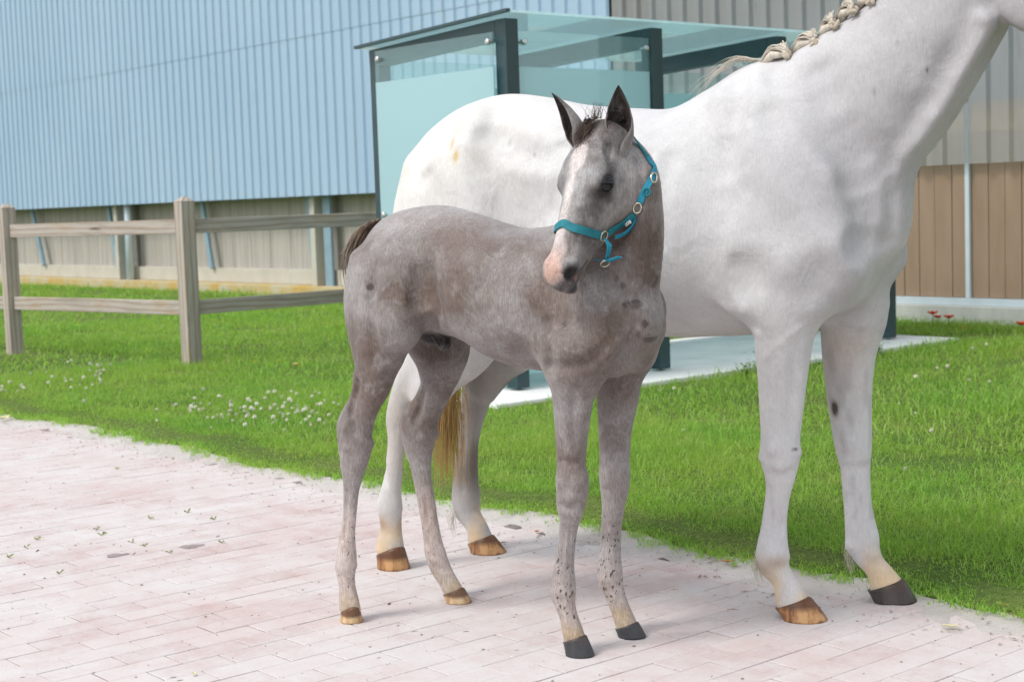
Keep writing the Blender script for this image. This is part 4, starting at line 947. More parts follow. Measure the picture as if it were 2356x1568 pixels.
# ================================================================== the foal
FHEAD = {}
def foal():
    fr = FF; h = .0055; vol = Vol((-.62, -.50, -.005), (.82, .36, 1.52), h); Y = lambda lat: -lat
    vol.loft([(-.455, 1.07, 1.02, .97, .015, 2, 2), (-.44, 1.135, 1.03, .92, .065, 2, 2), (-.40, 1.195, 1.05, .88, .115, 2, 2), (-.34, 1.232, 1.06, .86, .145, 2, 2), (-.24, 1.250, 1.07, .86, .162, 2, 2), (-.15, 1.250, 1.06, .87, .165, 1.9, 2),
              (-.06, 1.230, 1.03, .85, .168, 1.9, 2), (.04, 1.200, 1.00, .805, .176, 2, 2.1), (.13, 1.180, .98, .785, .176, 2, 2.1), (.23, 1.184, .97, .775, .165, 1.8, 2.1), (.32, 1.205, .965, .77, .15, 1.6, 2.1), (.40, 1.185, .96, .765, .138, 1.6, 2.1),
              (.47, 1.11, .95, .79, .118, 1.9, 2.1), (.52, 1.03, .945, .835, .092, 2, 2), (.55, .99, .94, .875, .06, 2, 2), (.565, .96, .935, .91, .015, 2, 2)], .03)
    # head placement: facing left and towards the viewer, nose down
    rw = R[:, 0].copy(); rw[2] = 0; rw /= np.linalg.norm(rw); fw = R[:, 2].copy(); fw[2] = 0; fw /= np.linalg.norm(fw)
    hf = -.73 * rw - .68 * fw; hf /= np.linalg.norm(hf); pit = math.radians(61)
    A = fr.dir(math.cos(pit) * hf + np.array([0, 0, -math.sin(pit)])); Bn = fr.dir(math.sin(pit) * hf + np.array([0, 0, math.cos(pit)])); Cn = np.cross(A, Bn)
    if Cn @ fr.dir(rw) < 0: Cn = -Cn
    P = fr.L(1372, 279, .10); L = .450
    at = lambda a, b, c: P + L * (a * A + b * Bn + c * Cn)
    # neck from the chest up to the poll, twisting towards the viewer
    def vdir(deg):   # lateral vector when the throat faces deg (0 = picture right, -90 = viewer)
        a = math.radians(deg + 90); return fr.dir(math.cos(a) * rw + math.sin(a) * fw)
    top = at(.07, -.21, 0) 
    vol.sweep([(*fr.L(1375, 690, .0), .17, .115, vdir(-37)), (*fr.L(1415, 620, -.005), .148, .098, vdir(-42)), (*fr.L(1448, 545, -.01), .115, .080, vdir(-55)), (*fr.L(1462, 470, -.01), .098, .069, vdir(-72)), (*fr.L(1458, 400, .0), .088, .064, vdir(-95)), (*top, .072, .055, vdir(-120))], .05, 5)
    at = head_build(vol, P, A, Bn, Cn, L, True); FHEAD.update(at=at, A=A, B=Bn, C=Cn, L=L, fr=fr)
    for s in (1, -1):
        vol.sweep([(.30, Y(.07 * s), 1.12, .05, .03), (.36, Y(.11 * s), 1.04, .08, .038), (.44, Y(.118 * s), .94, .085, .042), (.475, Y(.095 * s), .89, .06, .042)], .03)
        vol.sweep([(.47, Y(.095 * s), .89, .055, .045), (.41, Y(.115 * s), .835, .08, .052), (.34, Y(.12 * s), .79, .062, .048)], .03)
        vol.ell((.325, Y(.12 * s), .87), (.075, .038, .10), .03)
        vol.ell((.465, Y(.05 * s), .85), (.055, .05, .075), .03)
        vol.sweep([(-.20, Y(.125 * s), 1.12, .06, .03), (-.255, Y(.142 * s), 1.02, .125, .045), (-.25, Y(.142 * s), .93, .115, .055), (-.235, Y(.132 * s), .87, .075, .05)], .04)
        vol.sweep([(-.375, Y(.085 * s), 1.09, .07, .06), (-.385, Y(.105 * s), .98, .07, .06), (-.365, Y(.115 * s), .87, .07, .055), (-.335, Y(.125 * s), .78, .055, .045), (-.335, Y(.135 * s), .71, .035, .03)], .03)
        vol.ell((-.10, Y(.165 * s), 1.00), (.06, .022, .09), .03, None, True)
    k, ox, oy = .4966, 1196.3, 766.9
    nf = crop([(60, 110, 440), (140, 120, 405), (230, 136, 372), (300, 148, 342), (400, 158, 325), (500, 165, 311), (600, 170, 305), (650, 167, 315), (690, 165, 321), (740, 168, 315), (800, 169, 300), (850, 179, 284), (900, 182, 268), (1000, 172, 255), (1080, 160, 252), (1150, 146, 258), (1200, 140, 260), (1250, 156, 259), (1300, 178, 268), (1350, 188, 285), (1410, 200, 306)], k, ox, oy)
    nf = fr.leg(nf, [(800, .115), (1000, .105), (1500, .091)], .82); vol.sweep(nf, .03)
    f2 = crop([(110, 360, 580), (200, 352, 566), (280, 356, 553), (350, 358, 537), (450, 363, 517), (550, 369, 509), (600, 369, 508), (650, 366, 511), (720, 372, 503), (800, 379, 485), (880, 378, 472), (950, 375, 468), (1030, 368, 468), (1090, 359, 474), (1150, 360, 480), (1190, 380, 487), (1240, 403, 500), (1290, 422, 520), (1350, 440, 548)], k, ox, oy)
    f2 = fr.leg(f2, [(800, -.105), (1000, -.12), (1500, -.138)], .82); vol.sweep(f2, .03)
    k, ox, oy = .45, 723.9, 766.9
    nh = crop([(-60, 202, 540), (30, 203, 495), (100, 204, 468), (180, 205, 425), (250, 204, 392), (320, 196, 360), (390, 162, 330), (450, 127, 312), (510, 119, 297), (565, 124, 297), (620, 125, 285), (680, 126, 265), (740, 138, 246), (800, 145, 229), (900, 144, 218), (1000, 136, 210), (1060, 122, 211), (1130, 107, 218), (1190, 100, 214), (1250, 114, 209), (1300, 122, 213), (1350, 121, 226), (1410, 124, 240)], k, ox, oy)
    nh = fr.leg(nh, [(700, .125), (980, .14), (1100, .146), (1440, .147)], .62); vol.sweep(nh, .03)
    # hamstring tendon down to the point of the hock
    T = [fr.L(ox + k * q[0], oy + k * q[1], q[2]) for q in ((248, 215, .135), (222, 320, .138), (174, 400, .14), (144, 465, .14), (149, 530, .145), (150, 600, .146))]
    vol.sweep([(*T[0], .030, .028), (*T[1], .024, .020), (*T[2], .017, .014), (*T[3], .019, .016), (*T[4], .018, .017), (*T[5], .014, .014)], .016)
    fh = crop([(0, 510, 800), (80, 530, 795), (160, 540, 765), (230, 540, 732), (300, 545, 700), (370, 505, 670), (430, 455, 648), (480, 436, 636), (530, 446, 622), (600, 464, 606), (680, 488, 598), (760, 505, 602), (850, 522, 618), (950, 540, 632), (1050, 554, 652), (1120, 559, 674), (1190, 580, 700), (1250, 617, 730), (1315, 650, 768)], k, ox, oy)
    fh = fr.leg(fh, [(700, -.12), (1000, -.17), (1400, -.193)], .62); vol.sweep(fh, .03)
    T = [fr.L(ox + k * q[0], oy + k * q[1], q[2]) for q in ((585, 260, -.15), (533, 360, -.16), (471, 425, -.165), (459, 475, -.17), (477, 550, -.175), (493, 630, -.18))]
    vol.sweep([(*T[0], .026, .024), (*T[1], .022, .018), (*T[2], .015, .013), (*T[3], .018, .015), (*T[4], .017, .016), (*T[5], .013, .013)], .016)
    # sheath
    vol.ell(fr.L(1000, 770, .01), (.055, .028, .03), .02); vol.ell(fr.L(1022, 790, .01), (.022, .02, .022), .01)
    sc = Sculpt(vol, fr)
    sc.line([(1503, 470), (1506, 540), (1508, 596), (1503, 659), (1477, 707), (1464, 762), (1446, 803), (1408, 851), (1384, 884)], .020, .012)     # edge of the near breast
    sc.line([(1470, 610), (1450, 690), (1430, 760)], .022, .006)
    sc.line([(1458, 312), (1474, 376), (1479, 427), (1466, 480), (1440, 528), (1408, 562)], .014, .010)                     # behind the jaw
    sc.line([(983, 625), (990, 670), (998, 710), (992, 750)], .022, .014)                                                   # flank fold
    sc.line([(1253, 740), (1257, 818), (1258, 860)], .018, .012); sc.line([(1262, 842), (1320, 845), (1380, 815), (1410, 780)], .016, .006)
    sc.line([(1300, 560), (1290, 640), (1280, 720)], .03, .006); sc.line([(1350, 640), (1400, 700), (1440, 740)], .03, .006)
    sc.line([(853, 614), (846, 725), (861, 836)], .022, .006); sc.line([(930, 560), (960, 620), (965, 700)], .03, .006)
    sc.line([(880, 830), (900, 860), (935, 850)], .016, .004)
    sc.line([(822, 880), (814, 915), (806, 947), (811, 974), (817, 998)], .012, .012); sc.line([(974, 895), (962, 947), (950, 972), (960, 1000)], .012, .011)     # hollow before the hamstring tendon
    for (u, v, r_, h_) in ((850, 1020, .014, .005), (800, 1030, .013, .005), (795, 985, .010, .004), (830, 1060, .012, .003), (970, 1010, .013, .004), (1000, 1000, .013, .004), (1335, 1105, .016, .005), (1295, 1112, .013, .004), (1318, 1140, .014, .003), (1395, 1110, .013, .004), (1435, 1095, .014, .004), (790, 1310, .010, .004), (815, 1300, .010, .003), (1283, 1360, .010, .004), (1395, 1335, .010, .004), (1000, 1290, .010, .003)): sc.bump(u, v, r_, h_)
    for p_ in ([(1298, 1195), (1296, 1250), (1289, 1300)], [(1312, 1195), (1311, 1260), (1308, 1310)], [(1392, 1190), (1391, 1250), (1388, 1295)], [(797, 1130), (796, 1190), (790, 1245)], [(972, 1120), (982, 1180), (990, 1230)]): sc.line(p_, .007, .005)
    sc.line([(1285, 1165), (1310, 1172), (1335, 1160)], .010, .003); sc.line([(1290, 1060), (1315, 1068), (1342, 1058)], .010, .003)
    sc.line([(1325, 900), (1318, 960), (1322, 1030)], .014, .004); sc.line([(1440, 960), (1422, 1030), (1412, 1060)], .010, .004)
    V, Q = vol.mesh(); V = relax(V, Q, 2)
    n = len(V); x, y, z = V.T; lat = -y
    # --- coat: brown-grey roan, paler legs, dark skin marks
    nz = vnoise(V, 6, 1) * .6 + vnoise(V, 14, 2) * .4
    c = np.tile(np.array([.258, .230, .221]), (n, 1))
    c = blend(c, (.165, .115, .095), .75 * sstep(nz, .45, .72)); c = blend(c, (.34, .32, .32), .75 * sstep(nz, .52, .25) )
    c = blend(c, (.50, .48, .475), .7 * sstep(z, 1.15, 1.25))                                           # light from above painted into the back
    c = blend(c, (.15, .105, .085), .6 * gauss(V, (.40, -.14, .84), (.10, .10, .08)))
    c = blend(c, (.40, .375, .37), .7 * sstep(.62 - z, 0, .2))
    hind = x < 0
    pale = sstep(.30 - z, 0, .15)
    c = blend(c, (.60, .51, .475), sstep(np.where(hind, .42, .28) - z, 0, .14) * np.where(hind, .9, .55)); c = blend(c, (.52, .43, .32), .7 * sstep(.13 - z, 0, .08))
    c = blend(c, (.55, .42, .26), .6 * sstep(.10 - z, 0, .04) * sstep(vnoise(V, 20, 8), .35, .6))
    # marks on the neck and shoulder
    for (u, v, lt, ru, rv) in ((1436, 580, .11, .010, .028), (1458, 578, .11, .008, .008), (1440, 700, .12, .006, .010), (1420, 640, .12, .005, .012), (1432, 655, .12, .005, .012), (1460, 700, .12, .010, .014), (1476, 590, .1, .010, .010), (1500, 640, .08, .010, .03), (1300, 745, .15, .007, .010), (1470, 770, .1, .006, .010), (1482, 745, .1, .006, .012), (1500, 780, .08, .006, .012), (852, 660, .16, .012, .012)):
        p, _ = sc.pick(u, v); c = c if p is None else blend(c, (.09, .07, .065), .9 * sstep(gauss(V, p, np.array([ru * 1.2, .06, rv])), .3, .6))
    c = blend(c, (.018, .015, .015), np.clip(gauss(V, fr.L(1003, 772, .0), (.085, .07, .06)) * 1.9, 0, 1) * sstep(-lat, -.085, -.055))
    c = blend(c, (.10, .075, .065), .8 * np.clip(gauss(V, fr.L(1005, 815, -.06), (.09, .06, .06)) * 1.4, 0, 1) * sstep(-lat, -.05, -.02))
    for (u, v, r_, col, am) in ((1488, 560, (.055, .08, .08), (.12, .082, .066), 1.25), (1475, 625, (.05, .08, .05), (.14, .098, .08), 1.0), (1503, 440, (.03, .08, .07), (.13, .095, .08), 1.1), (1450, 560, (.04, .08, .04), (.13, .09, .075), 1.0), (1440, 770, (.05, .08, .05), (.18, .125, .10), .6), (1330, 850, (.05, .06, .03), (.17, .12, .10), .6), (1180, 640, (.06, .06, .03), (.18, .125, .10), .5), (985, 690, (.02, .06, .06), (.20, .13, .09), .7), (960, 800, (.05, .06, .03), (.17, .12, .10), .6), (1200, 790, (.10, .06, .03), (.19, .145, .13), .6), (1040, 560, (.05, .06, .03), (.22, .17, .15), .5),
                                (1080, 590, (.04, .06, .03), (.40, .38, .38), .5), (1010, 610, (.04, .06, .03), (.42, .40, .39), .5), (1120, 680, (.05, .06, .02), (.40, .36, .34), .4), (1440, 620, (.03, .08, .05), (.42, .40, .40), .5), (1300, 690, (.05, .08, .05), (.38, .34, .32), .4), (920, 520, (.08, .08, .02), (.46, .44, .44), .6)):
        p, _ = sc.pick(u, v)
        if p is not None: c = blend(c, col, np.clip(gauss(V, p, r_) * am * .75, 0, .95))
    # --- head colours in head coordinates
    q = (V - P) / L; a, b, cc = q @ A, q @ Bn, q @ Cn
    hd = ((a > -.06) & (a < 1.04) & (b > np.interp(a, [0, .1, .25, .5, .7, 1], [-.24, -.38, -.47, -.38, -.325, -.31])) & (b < .2) & (np.abs(cc) < .24)).astype(float); nzh = vnoise(V, 16, 12) * .6 + vnoise(V, 40, 13) * .4
    face = hd * sstep(b, -.30, -.18)
    c = blend(c, (.36, .35, .355), face * .75); c = blend(c, (.11, .095, .095), face * .75 * sstep(nzh, .5, .72)); c = blend(c, (.52, .52, .53), face * .6 * sstep(nzh, .47, .3) * sstep(a, .1, .25))
    c = blend(c, (.13, .11, .105), hd * .75 * sstep(.16 - a, 0, .16) * sstep(b, -.15, -.02))                 # dark poll
    eyeW = np.exp(-(((a - .378) / .095) ** 2 + ((b + .088) / .065) ** 2)) * hd * (np.abs(cc) > .08); c = blend(c, (.03, .025, .025), np.clip(eyeW * 1.6, 0, .97))
    # blaze: narrow star on the forehead widening to the far side of the nose, pink muzzle
    wd = np.interp(a, [.13, .2, .28, .36, .5, .65, .8, .9, 1.0], [.0, .045, .056, .040, .036, .042, .052, .060, .05]); cen = np.interp(a, [.15, .28, .4, .6, .8, 1], [-.01, .0, -.022, -.030, -.020, -.01])
    bl = hd * sstep(wd - np.abs(cc - cen) + (nzh - .5) * .06, -.016, .014) * sstep(b, -.16, -.08) * (a > .14)
    c = blend(c, (.74, .68, .665), bl * .95); c = blend(c, (.74, .45, .36), bl * sstep(a, .74, .92) * .75)
    c = blend(c, (.09, .08, .085), hd * .9 * sstep(a, .80, .93) * sstep(-b + .25 * np.clip(cc, 0, 1), .115, .165)); c = blend(c, (.60, .30, .24), hd * .7 * sstep(vnoise(V, 34, 21), .66, .74) * sstep(a, .88, .95) * sstep(-b, .10, .16))
    nost = np.exp(-(((a - .925) / .050) ** 2 + ((b + .125) / .036) ** 2)) * hd * (np.abs(cc) > .05); c = blend(c, (.012, .010, .011), np.clip(nost * 1.5, 0, 1))
    c = blend(c, (.03, .025, .025), hd * (a > .79) * np.exp(-((b + .222) / .014) ** 2) * .9)
    root = horse_root('foal', fr); tag(root, 'brown-grey roan foal with a white blaze looking round towards the viewer', 'horse')
    FHEAD.update(V=V, Q=Q, root=root)
    # ears
    e1b = at(.055, -.105, .116); e2b = at(.05, -.05, -.115)
    d1 = fr.dir(.02 * rw + np.array([0, 0, 1.]) + .05 * fw); d2 = fr.dir(-.42 * rw + np.array([0, 0, 1.]) + .0 * fw)
    o1 = fr.dir(-.10 * rw - 1.0 * fw); o2 = fr.dir(-1.0 * rw - .35 * fw)
    for eb, dd, oo, LL, ww in ((e1b, d1, o1, .186, .039), (e2b, d2, o2, .184, .034)):
        ev, eq, fl, tt = ear_mesh(eb - fr.dir(np.array([0, 0, 1.])) * .052, dd, oo, LL, ww)
        col = np.where(fl[:, None] > .5, np.array([.045, .033, .03]), np.array([.27, .25, .25])); col = blend(col, (.035, .028, .027), sstep(tt, .6, .95) * .85)
        c = np.vstack([c, col]); Q = np.vstack([Q, eq + len(V)]); V = np.vstack([V, ev])
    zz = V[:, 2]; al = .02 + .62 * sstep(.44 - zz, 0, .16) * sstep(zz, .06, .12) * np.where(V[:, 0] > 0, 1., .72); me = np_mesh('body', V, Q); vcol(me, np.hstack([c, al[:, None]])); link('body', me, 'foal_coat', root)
    for s in (1, -1):
        bm = bmesh.new(); bmesh.ops.create_uvsphere(bm, u_segments=24, v_segments=16, radius=.0235); m = bpy.data.meshes.new('eye'); bm.to_mesh(m); bm.free(); m.polygons.foreach_set('use_smooth', np.ones(len(m.polygons), bool))
        o = link('eye', m, 'eye', root); o.location = at(.372, -.082, .160 * s)
    hoof_obj(root, fr, 1333, 1506, .041, nf[-1], .0, 'hoof_black')['label'] = 'black fore hoof'
    hoof_obj(root, fr, 1452, 1463, .041, f2[-1], .05, 'hoof_black')['label'] = 'black fore hoof'
    hoof_obj(root, fr, 809, 1428, .038, nh[-1], -.45, 'hoof_pied')['label'] = 'tan and black hind hoof'
    hoof_obj(root, fr, 1054, 1384, .041, fh[-1], .1, 'hoof_pied')['label'] = 'tan and black hind hoof'
    # tail: short, bushy, brown over pale
    st = []
    for i in range(300):
        d, e = RNG.normal(0, .016), RNG.normal(0, .018); f = RNG.uniform(.55, 1)
        st.append(strand([(-.425 + d * .4, e * .6, 1.205 + d * .3), (-.462 + d * .5, e, 1.185), (-.492 + d * .8, e * 1.2 - .01, 1.15 - .03 * f), (-.500 + d, e * 1.4 - .015, 1.20 - .12 * f - .03), (-.492 + d * 1.2, e * 1.4 - .015, 1.20 - .20 * f)], 4, .003))
    t = hair_mesh('tail', st, .0014, 'brown_tail_hair', root); t['label'] = 'short bushy brown tail'
    # forelock and crest hair, with two tiny black tied knots
    st = []
    for i in range(170):
        s0 = at(RNG.uniform(-.02, .10), .02, RNG.normal(-.01, .03)); ln = RNG.uniform(.05, .12)
        st.append(strand([s0, s0 + A * L * ln * .6 + Bn * .010 - Cn * RNG.uniform(0, .012), s0 + A * L * ln * 1.3 + Bn * .004 - Cn * RNG.uniform(0, .03)], 4, .003))
    for i in range(40):
        s0 = at(RNG.uniform(-.04, .02), .0, RNG.normal(0, .03)); st.append(strand([s0, s0 + np.array([0, 0, .015]), s0 + np.array([RNG.normal(0, .012), RNG.normal(0, .012), .038])], 4, .003))
    hair_mesh('forelock', st, .0009, 'dark_hair', root)
    for p, rr in ((at(.02, .035, -.03), .011), (at(-.06, -.10, .10), .009)):
        m = MB()
        for j in range(6): bmesh.ops.create_icosphere(m.bm, subdivisions=2, radius=rr * .55, matrix=Matrix.Translation(Vector(p) + Vector((math.cos(j * 1.9), math.sin(j * 1.9), .5 * math.sin(j * 2.7))) * rr * .6))
        m.build('hair_knot', 'black_band', root, smooth=True)
    return root
FOAL = foal()

# ================================================================== the foal's halter
def halter():
    from mathutils.bvhtree import BVHTree
    fr, at, A, Bn, Cn, L = (FHEAD[k] for k in ('fr', 'at', 'A', 'B', 'C', 'L')); V, Q = FHEAD['V'], FHEAD['Q']; P = at(0, 0, 0)
    bvh = BVHTree.FromPolygons(V.tolist(), Q.tolist()); cam_l = Vector(fr.B @ (CAM - fr.O))
    root = horse_root('halter', fr); tag(root, 'turquoise webbing halter with metal rings buckled round the foal\'s head', 'halter')
    def pick(x, y):                       # picture point (in the close-up's grid) -> point on the foal's skin
        u, v = 1196.3 + .3403 * x, 171.8 + .3403 * y; d = Vector(fr.B @ ray(u, v)); h = bvh.ray_cast(cam_l, d.normalized())
        if h[0] is None or ((h[0] - Vector(P)).length > L * 1.2):
            t = (Vector(P) - cam_l).length; h = bvh.find_nearest(cam_l + d.normalized() * t)
        return np.array(h[0]), np.array(h[1])
    def snap(p): h = bvh.find_nearest(Vector(p)); return np.array(h[0]), np.array(h[1])
    def hc(p): q = (np.asarray(p) - P) / L; return q @ A, q @ Bn, q @ Cn
    def strap(name, pn, width, mat, parent=root, lift=.0030, thick=.0028, n=5, closed=False, free=False):
        pts = np.array([p for p, _ in pn]); nr = np.array([q for _, q in pn])
        D = catmull(np.hstack([pts, nr]), n); rows = []
        p = D[:, :3]; nn = D[:, 3:]; nn /= np.linalg.norm(nn, axis=1)[:, None]
        for k in range(3):                                      # calm the normals so that the webbing lies flat
            nn[1:-1] = (nn[:-2] + nn[1:-1] * 2 + nn[2:]) / 4; nn /= np.linalg.norm(nn, axis=1)[:, None]
        t = np.gradient(p, axis=0); t /= np.linalg.norm(t, axis=1)[:, None] + 1e-9; b = np.cross(nn, t); b /= np.linalg.norm(b, axis=1)[:, None] + 1e-9
        c = p + nn * lift; w2 = width / 2
        ring = np.stack([c - b * w2, c - b * w2 + nn * thick, c + b * w2 + nn * thick, c + b * w2], 1); m = len(c); V_ = ring.reshape(-1, 3); F = []
        for i in range(m - 1):
            for k in range(4): a0 = i * 4 + k; a1 = i * 4 + (k + 1) % 4; F.append((a0, a1, a1 + 4, a0 + 4))
        F += [(3, 2, 1, 0), tuple((m - 1) * 4 + k for k in range(4))]
        return link(name, np_mesh(name, V_, np.array(F), False), mat, parent)
    # noseband: seen side picked, far side mirrored, closed round the jaw
    near = [pick(*q) for q in ((300, 1024), (355, 1034), (400, 1046), (460, 1063), (520, 1080))]
    r1p, r1n = pick(556, 1086)
    mir = lambda p: snap(at(*(lambda q: (q[0], q[1], -q[2]))(hc(p))))
    top = snap(at(hc(near[1][0])[0] - .01, .05, 0.0))
    far = [mir(p) for p, _ in near[:0:-1]]
    band = [mir(r1p)] + far + [top] + near[1:] + [(r1p, r1n)]
    strap('noseband', band, .021, 'webbing')
    def ring(name, p, nrm, r, up, mat='halter_ring', parent=root, tube=.0022, sx=1.):
        nrm = Vector(nrm).normalized(); t = Vector(up); t = (t - nrm * t.dot(nrm)).normalized(); b = nrm.cross(t); c = Vector(p) + nrm * .007; m = MB()
        pts = [c + t * math.cos(a) * r + b * math.sin(a) * r * sx for a in np.linspace(0, 2 * math.pi, 23)]
        m.tube(pts, tube, 8, False); return m.build(name, mat, parent, smooth=True)
    ring('side_ring', r1p, r1n, .0135, A); ring('side_ring', *mir(r1p), .0135, A)
    # cheek strap with its stitched-on label
    ck = [pick(*q) for q in ((585, 1070), (630, 1040), (680, 1008), (730, 978), (778, 948))]
    s1 = strap('cheek_strap', ck, .021, 'webbing'); strap('cheek_strap', [mir(p) for p, _ in ck], .021, 'webbing')
    lab = [pick(*q) for q in ((706, 1010), (728, 998), (752, 986))]; lb = strap('maker_label', lab, .009, 'label_white', root, .0068, .0012)
    for f in (.25, .5, .75):
        a = lab[0][0] * (1 - f) + lab[2][0] * f; nn = lab[1][1]; t = (lab[2][0] - lab[0][0]); t /= np.linalg.norm(t); bb = np.cross(nn, t); c = a + nn * .0085
        strap('print_mark', [(c - bb * .002 - t * .0018, nn), (c + bb * 0 + t * 0, nn), (c + bb * .002 - t * .0018, nn)], .0010, 'black_band', lb, 0, .0004)
    r2p, r2n = pick(797, 905); ring('cheek_ring', r2p, r2n, .0135, A, sx=.75); ring('cheek_ring', *mir(r2p), .016, A, sx=.75)
    # crown strap up behind the ears
    cr = [pick(*q) for q in ((812, 868), (835, 810), (862, 755), (890, 690), (905, 630), (906, 575), (895, 525))]
    tp = snap(at(-.12, -.18, 0)); over = cr + [tp] + [mir(p) for p, _ in cr[::-1]]
    strap('crown_strap', cr, .017, 'halter_blue'); strap('crown_strap', [cr[-1], snap(at(-.09, -.22, .10)), tp, snap(at(-.09, -.22, -.10)), mir(cr[-1][0])], .017, 'webbing'); strap('crown_strap', [mir(p) for p, _ in cr], .017, 'halter_blue')
    bp, bn = pick(893, 700); ring('buckle', bp, bn, .014, cr[4][0] - cr[2][0], sx=.75, tube=.0026)
    for q in ((858, 795),):
        kp, kn = pick(*q); ring('keeper', kp, kn, .009, cr[4][0] - cr[2][0], 'webbing', tube=.003)
    # throat strap hanging from the cheek strap and the chin strap with its loose end
    nn = ck[2][1]; f = lambda p, d: (np.asarray(p) + np.array(d), nn)
    o1 = fr.dir(R[:, 0]); dn = np.array([0, 0, -1.])
    strap('loose_strap', [f(ck[1][0], dn * .020), f(ck[2][0], dn * .024 + o1 * .004), f(ck[3][0], dn * .018 + o1 * .006), f(ck[4][0], dn * .010)], .013, 'halter_blue', lift=.004)
    hgt = lambda x, y, off: (lambda u, v: np.array(fr.L(u, v, -hc_lat(r1p) + off)))(1196.3 + .3403 * x, 171.8 + .3403 * y)
    def hc_lat(p): return p[1]
    c1 = [(hgt(570, 1105, .004), r1n), (hgt(596, 1150, .006), r1n), (hgt(592, 1200, .0), r1n), (hgt(578, 1248, -.01), r1n)]
    strap('chin_strap', c1, .017, 'halter_blue', lift=.002)
    dnn = -Bn * .4 + dn * .6 + fr.dir(-R[:, 2]) * .8
    strap('chin_strap', [(hgt(508, 1245, -.015), dnn), (hgt(545, 1252, -.006), dnn), (hgt(590, 1256, -.004), dnn), (hgt(635, 1243, .0), dnn), (hgt(675, 1228, .004), dnn)], .016, 'halter_blue', lift=0)
    ring('chin_ring', hgt(570, 1262, -.008), dnn, .012, A, sx=1.2)
halter()

# ================================================================== flowers, leaves and scraps
def copies(src, spots, group, parts=True):
    out = []
    for i, (loc, rz, sc) in enumerate(spots):
        if i == 0: o = src
        else:
            o = src.copy(); COL.objects.link(o)
            for ch in src.children:
                c = ch.copy(); COL.objects.link(c); c.parent = o
        o.location = loc; o.rotation_euler = (0, 0, rz); o.scale = (sc,) * 3; o['group'] = group; out.append(o)
    return out
def bloom(name, label, cat, kind):
    r = empty(name); tag(r, label, cat); rd = random.Random(4); m = MB()
    hgt = {'clover': .085, 'poppy': .34, 'butter': .12}[kind]
    m.tube([(0, 0, 0), (.006, .003, hgt * .5), (0, 0, hgt)], [.0016, .0014, .0012] if kind != 'poppy' else .003, 5); m.build('stem', 'stem_green', r)
    b = bmesh.new()
    if kind == 'clover':
        for k in range(46):
            f = (k + .5) / 46; ph = math.acos(1 - 1.75 * f); th = k * 2.4; d = Vector((math.sin(ph) * math.cos(th), math.sin(ph) * math.sin(th), math.cos(ph))); s = d.orthogonal().normalized() * .0022; c = Vector((0, 0, hgt))
            vs = [b.verts.new(c + d * .004 - s), b.verts.new(c + d * .004 + s), b.verts.new(c + d * .0105 + s * .9 + Vector((0, 0, .0015))), b.verts.new(c + d * .0105 - s * .9 + Vector((0, 0, .0015)))]; b.faces.new(vs)
        mat = 'clover_white'
    else:
        n, rr, cup = (5, .045, .6) if kind == 'poppy' else (5, .013, .4)
        for k in range(n):
            a0 = k * 2 * math.pi / n; c = b.verts.new((0, 0, hgt)); row = []
            for j in range(5):
                a = a0 + (j - 2) * .36; q = rr * (1 - .06 * (j % 2)); row.append((b.verts.new((math.cos(a) * q * .55, math.sin(a) * q * .55, hgt + cup * rr * .35)), b.verts.new((math.cos(a) * q, math.sin(a) * q, hgt + cup * rr * (1 + .25 * math.sin(j * 2.1 + k))))))
            for (i1, o1), (i2, o2) in zip(row, row[1:]): b.faces.new((c, i1, i2)); b.faces.new((i1, o1, o2, i2))
        mat = 'poppy_red' if kind == 'poppy' else 'butter_yellow'
    me = bpy.data.meshes.new('flower_head'); b.to_mesh(me); b.free(); link('flower_head', me, mat, r); return r
rd = random.Random(21)
cl = []
def scatter(n, uc, vc, su, sv, keep=lambda u, v: True):
    k = 0
    while k < n:
        u, v = rd.gauss(uc, su), rd.gauss(vc, sv)
        if not keep(u, v): continue
        g = ground(u, v, .06); 
        if g[0] < EDGE + .1: continue
        cl.append(((g[0], g[1], rd.uniform(-.03, .01)), rd.uniform(0, 6), rd.uniform(.65, 1.2))); k += 1
scatter(92, 560, 945, 95, 17, lambda u, v: 300 < u < 790 and 895 < v < 985)
scatter(26, 700, 930, 50, 25, lambda u, v: u < 800); scatter(20, 190, 870, 45, 18); scatter(14, 50, 893, 30, 10); scatter(10, 230, 855, 14, 8)
copies(bloom('clover_flower', 'small round white clover flower in the lawn between the fence and the path', 'flower', 'clover'), cl, 'white clover flowers by the fence')
cl = []
scatter(5, 2150, 860, 90, 40); scatter(5, 2000, 1010, 160, 60); scatter(4, 1560, 960, 60, 60); scatter(4, 2250, 830, 60, 30)
copies(bloom('clover_flower', 'lone white clover flower in the lawn before the brown panelled wall', 'flower', 'clover'), cl, 'lone clover flowers by the barn')
sp = []
for u, v in ((2146, 727), (2157, 722), (2183, 733), (2216, 750), (2350, 752)):
    d = ray(u, v); t = 11.75 / d[0]; p = CAM + t * d; sp.append(((p[0], p[1], p[2] - .34), rd.uniform(0, 6), rd.uniform(.85, 1.05)))
copies(bloom('poppy', 'red poppy growing at the foot of the brown panelled wall', 'flower', 'poppy'), sp, 'red poppies by the wall')
sp = [((*ground(u, v, .1)[:2], .0), rd.uniform(0, 6), s) for u, v, s in ((1860, 852, 1.6), (640, 836, 1.), (588, 837, 1.), (690, 845, .9), (668, 785, .9), (455, 668, .9))]
bc = copies(bloom('buttercup', 'small yellow buttercup in the grass between the timber fence and the foal', 'flower', 'butter'), sp, 'yellow buttercups in the lawn')
bc[0]['label'] = 'bright yellow buttercup in the grass between the mare\'s forelegs'; del bc[0]['group']
bc[5]['label'] = 'yellow buttercup behind the lower rail of the timber fence'; del bc[5]['group']
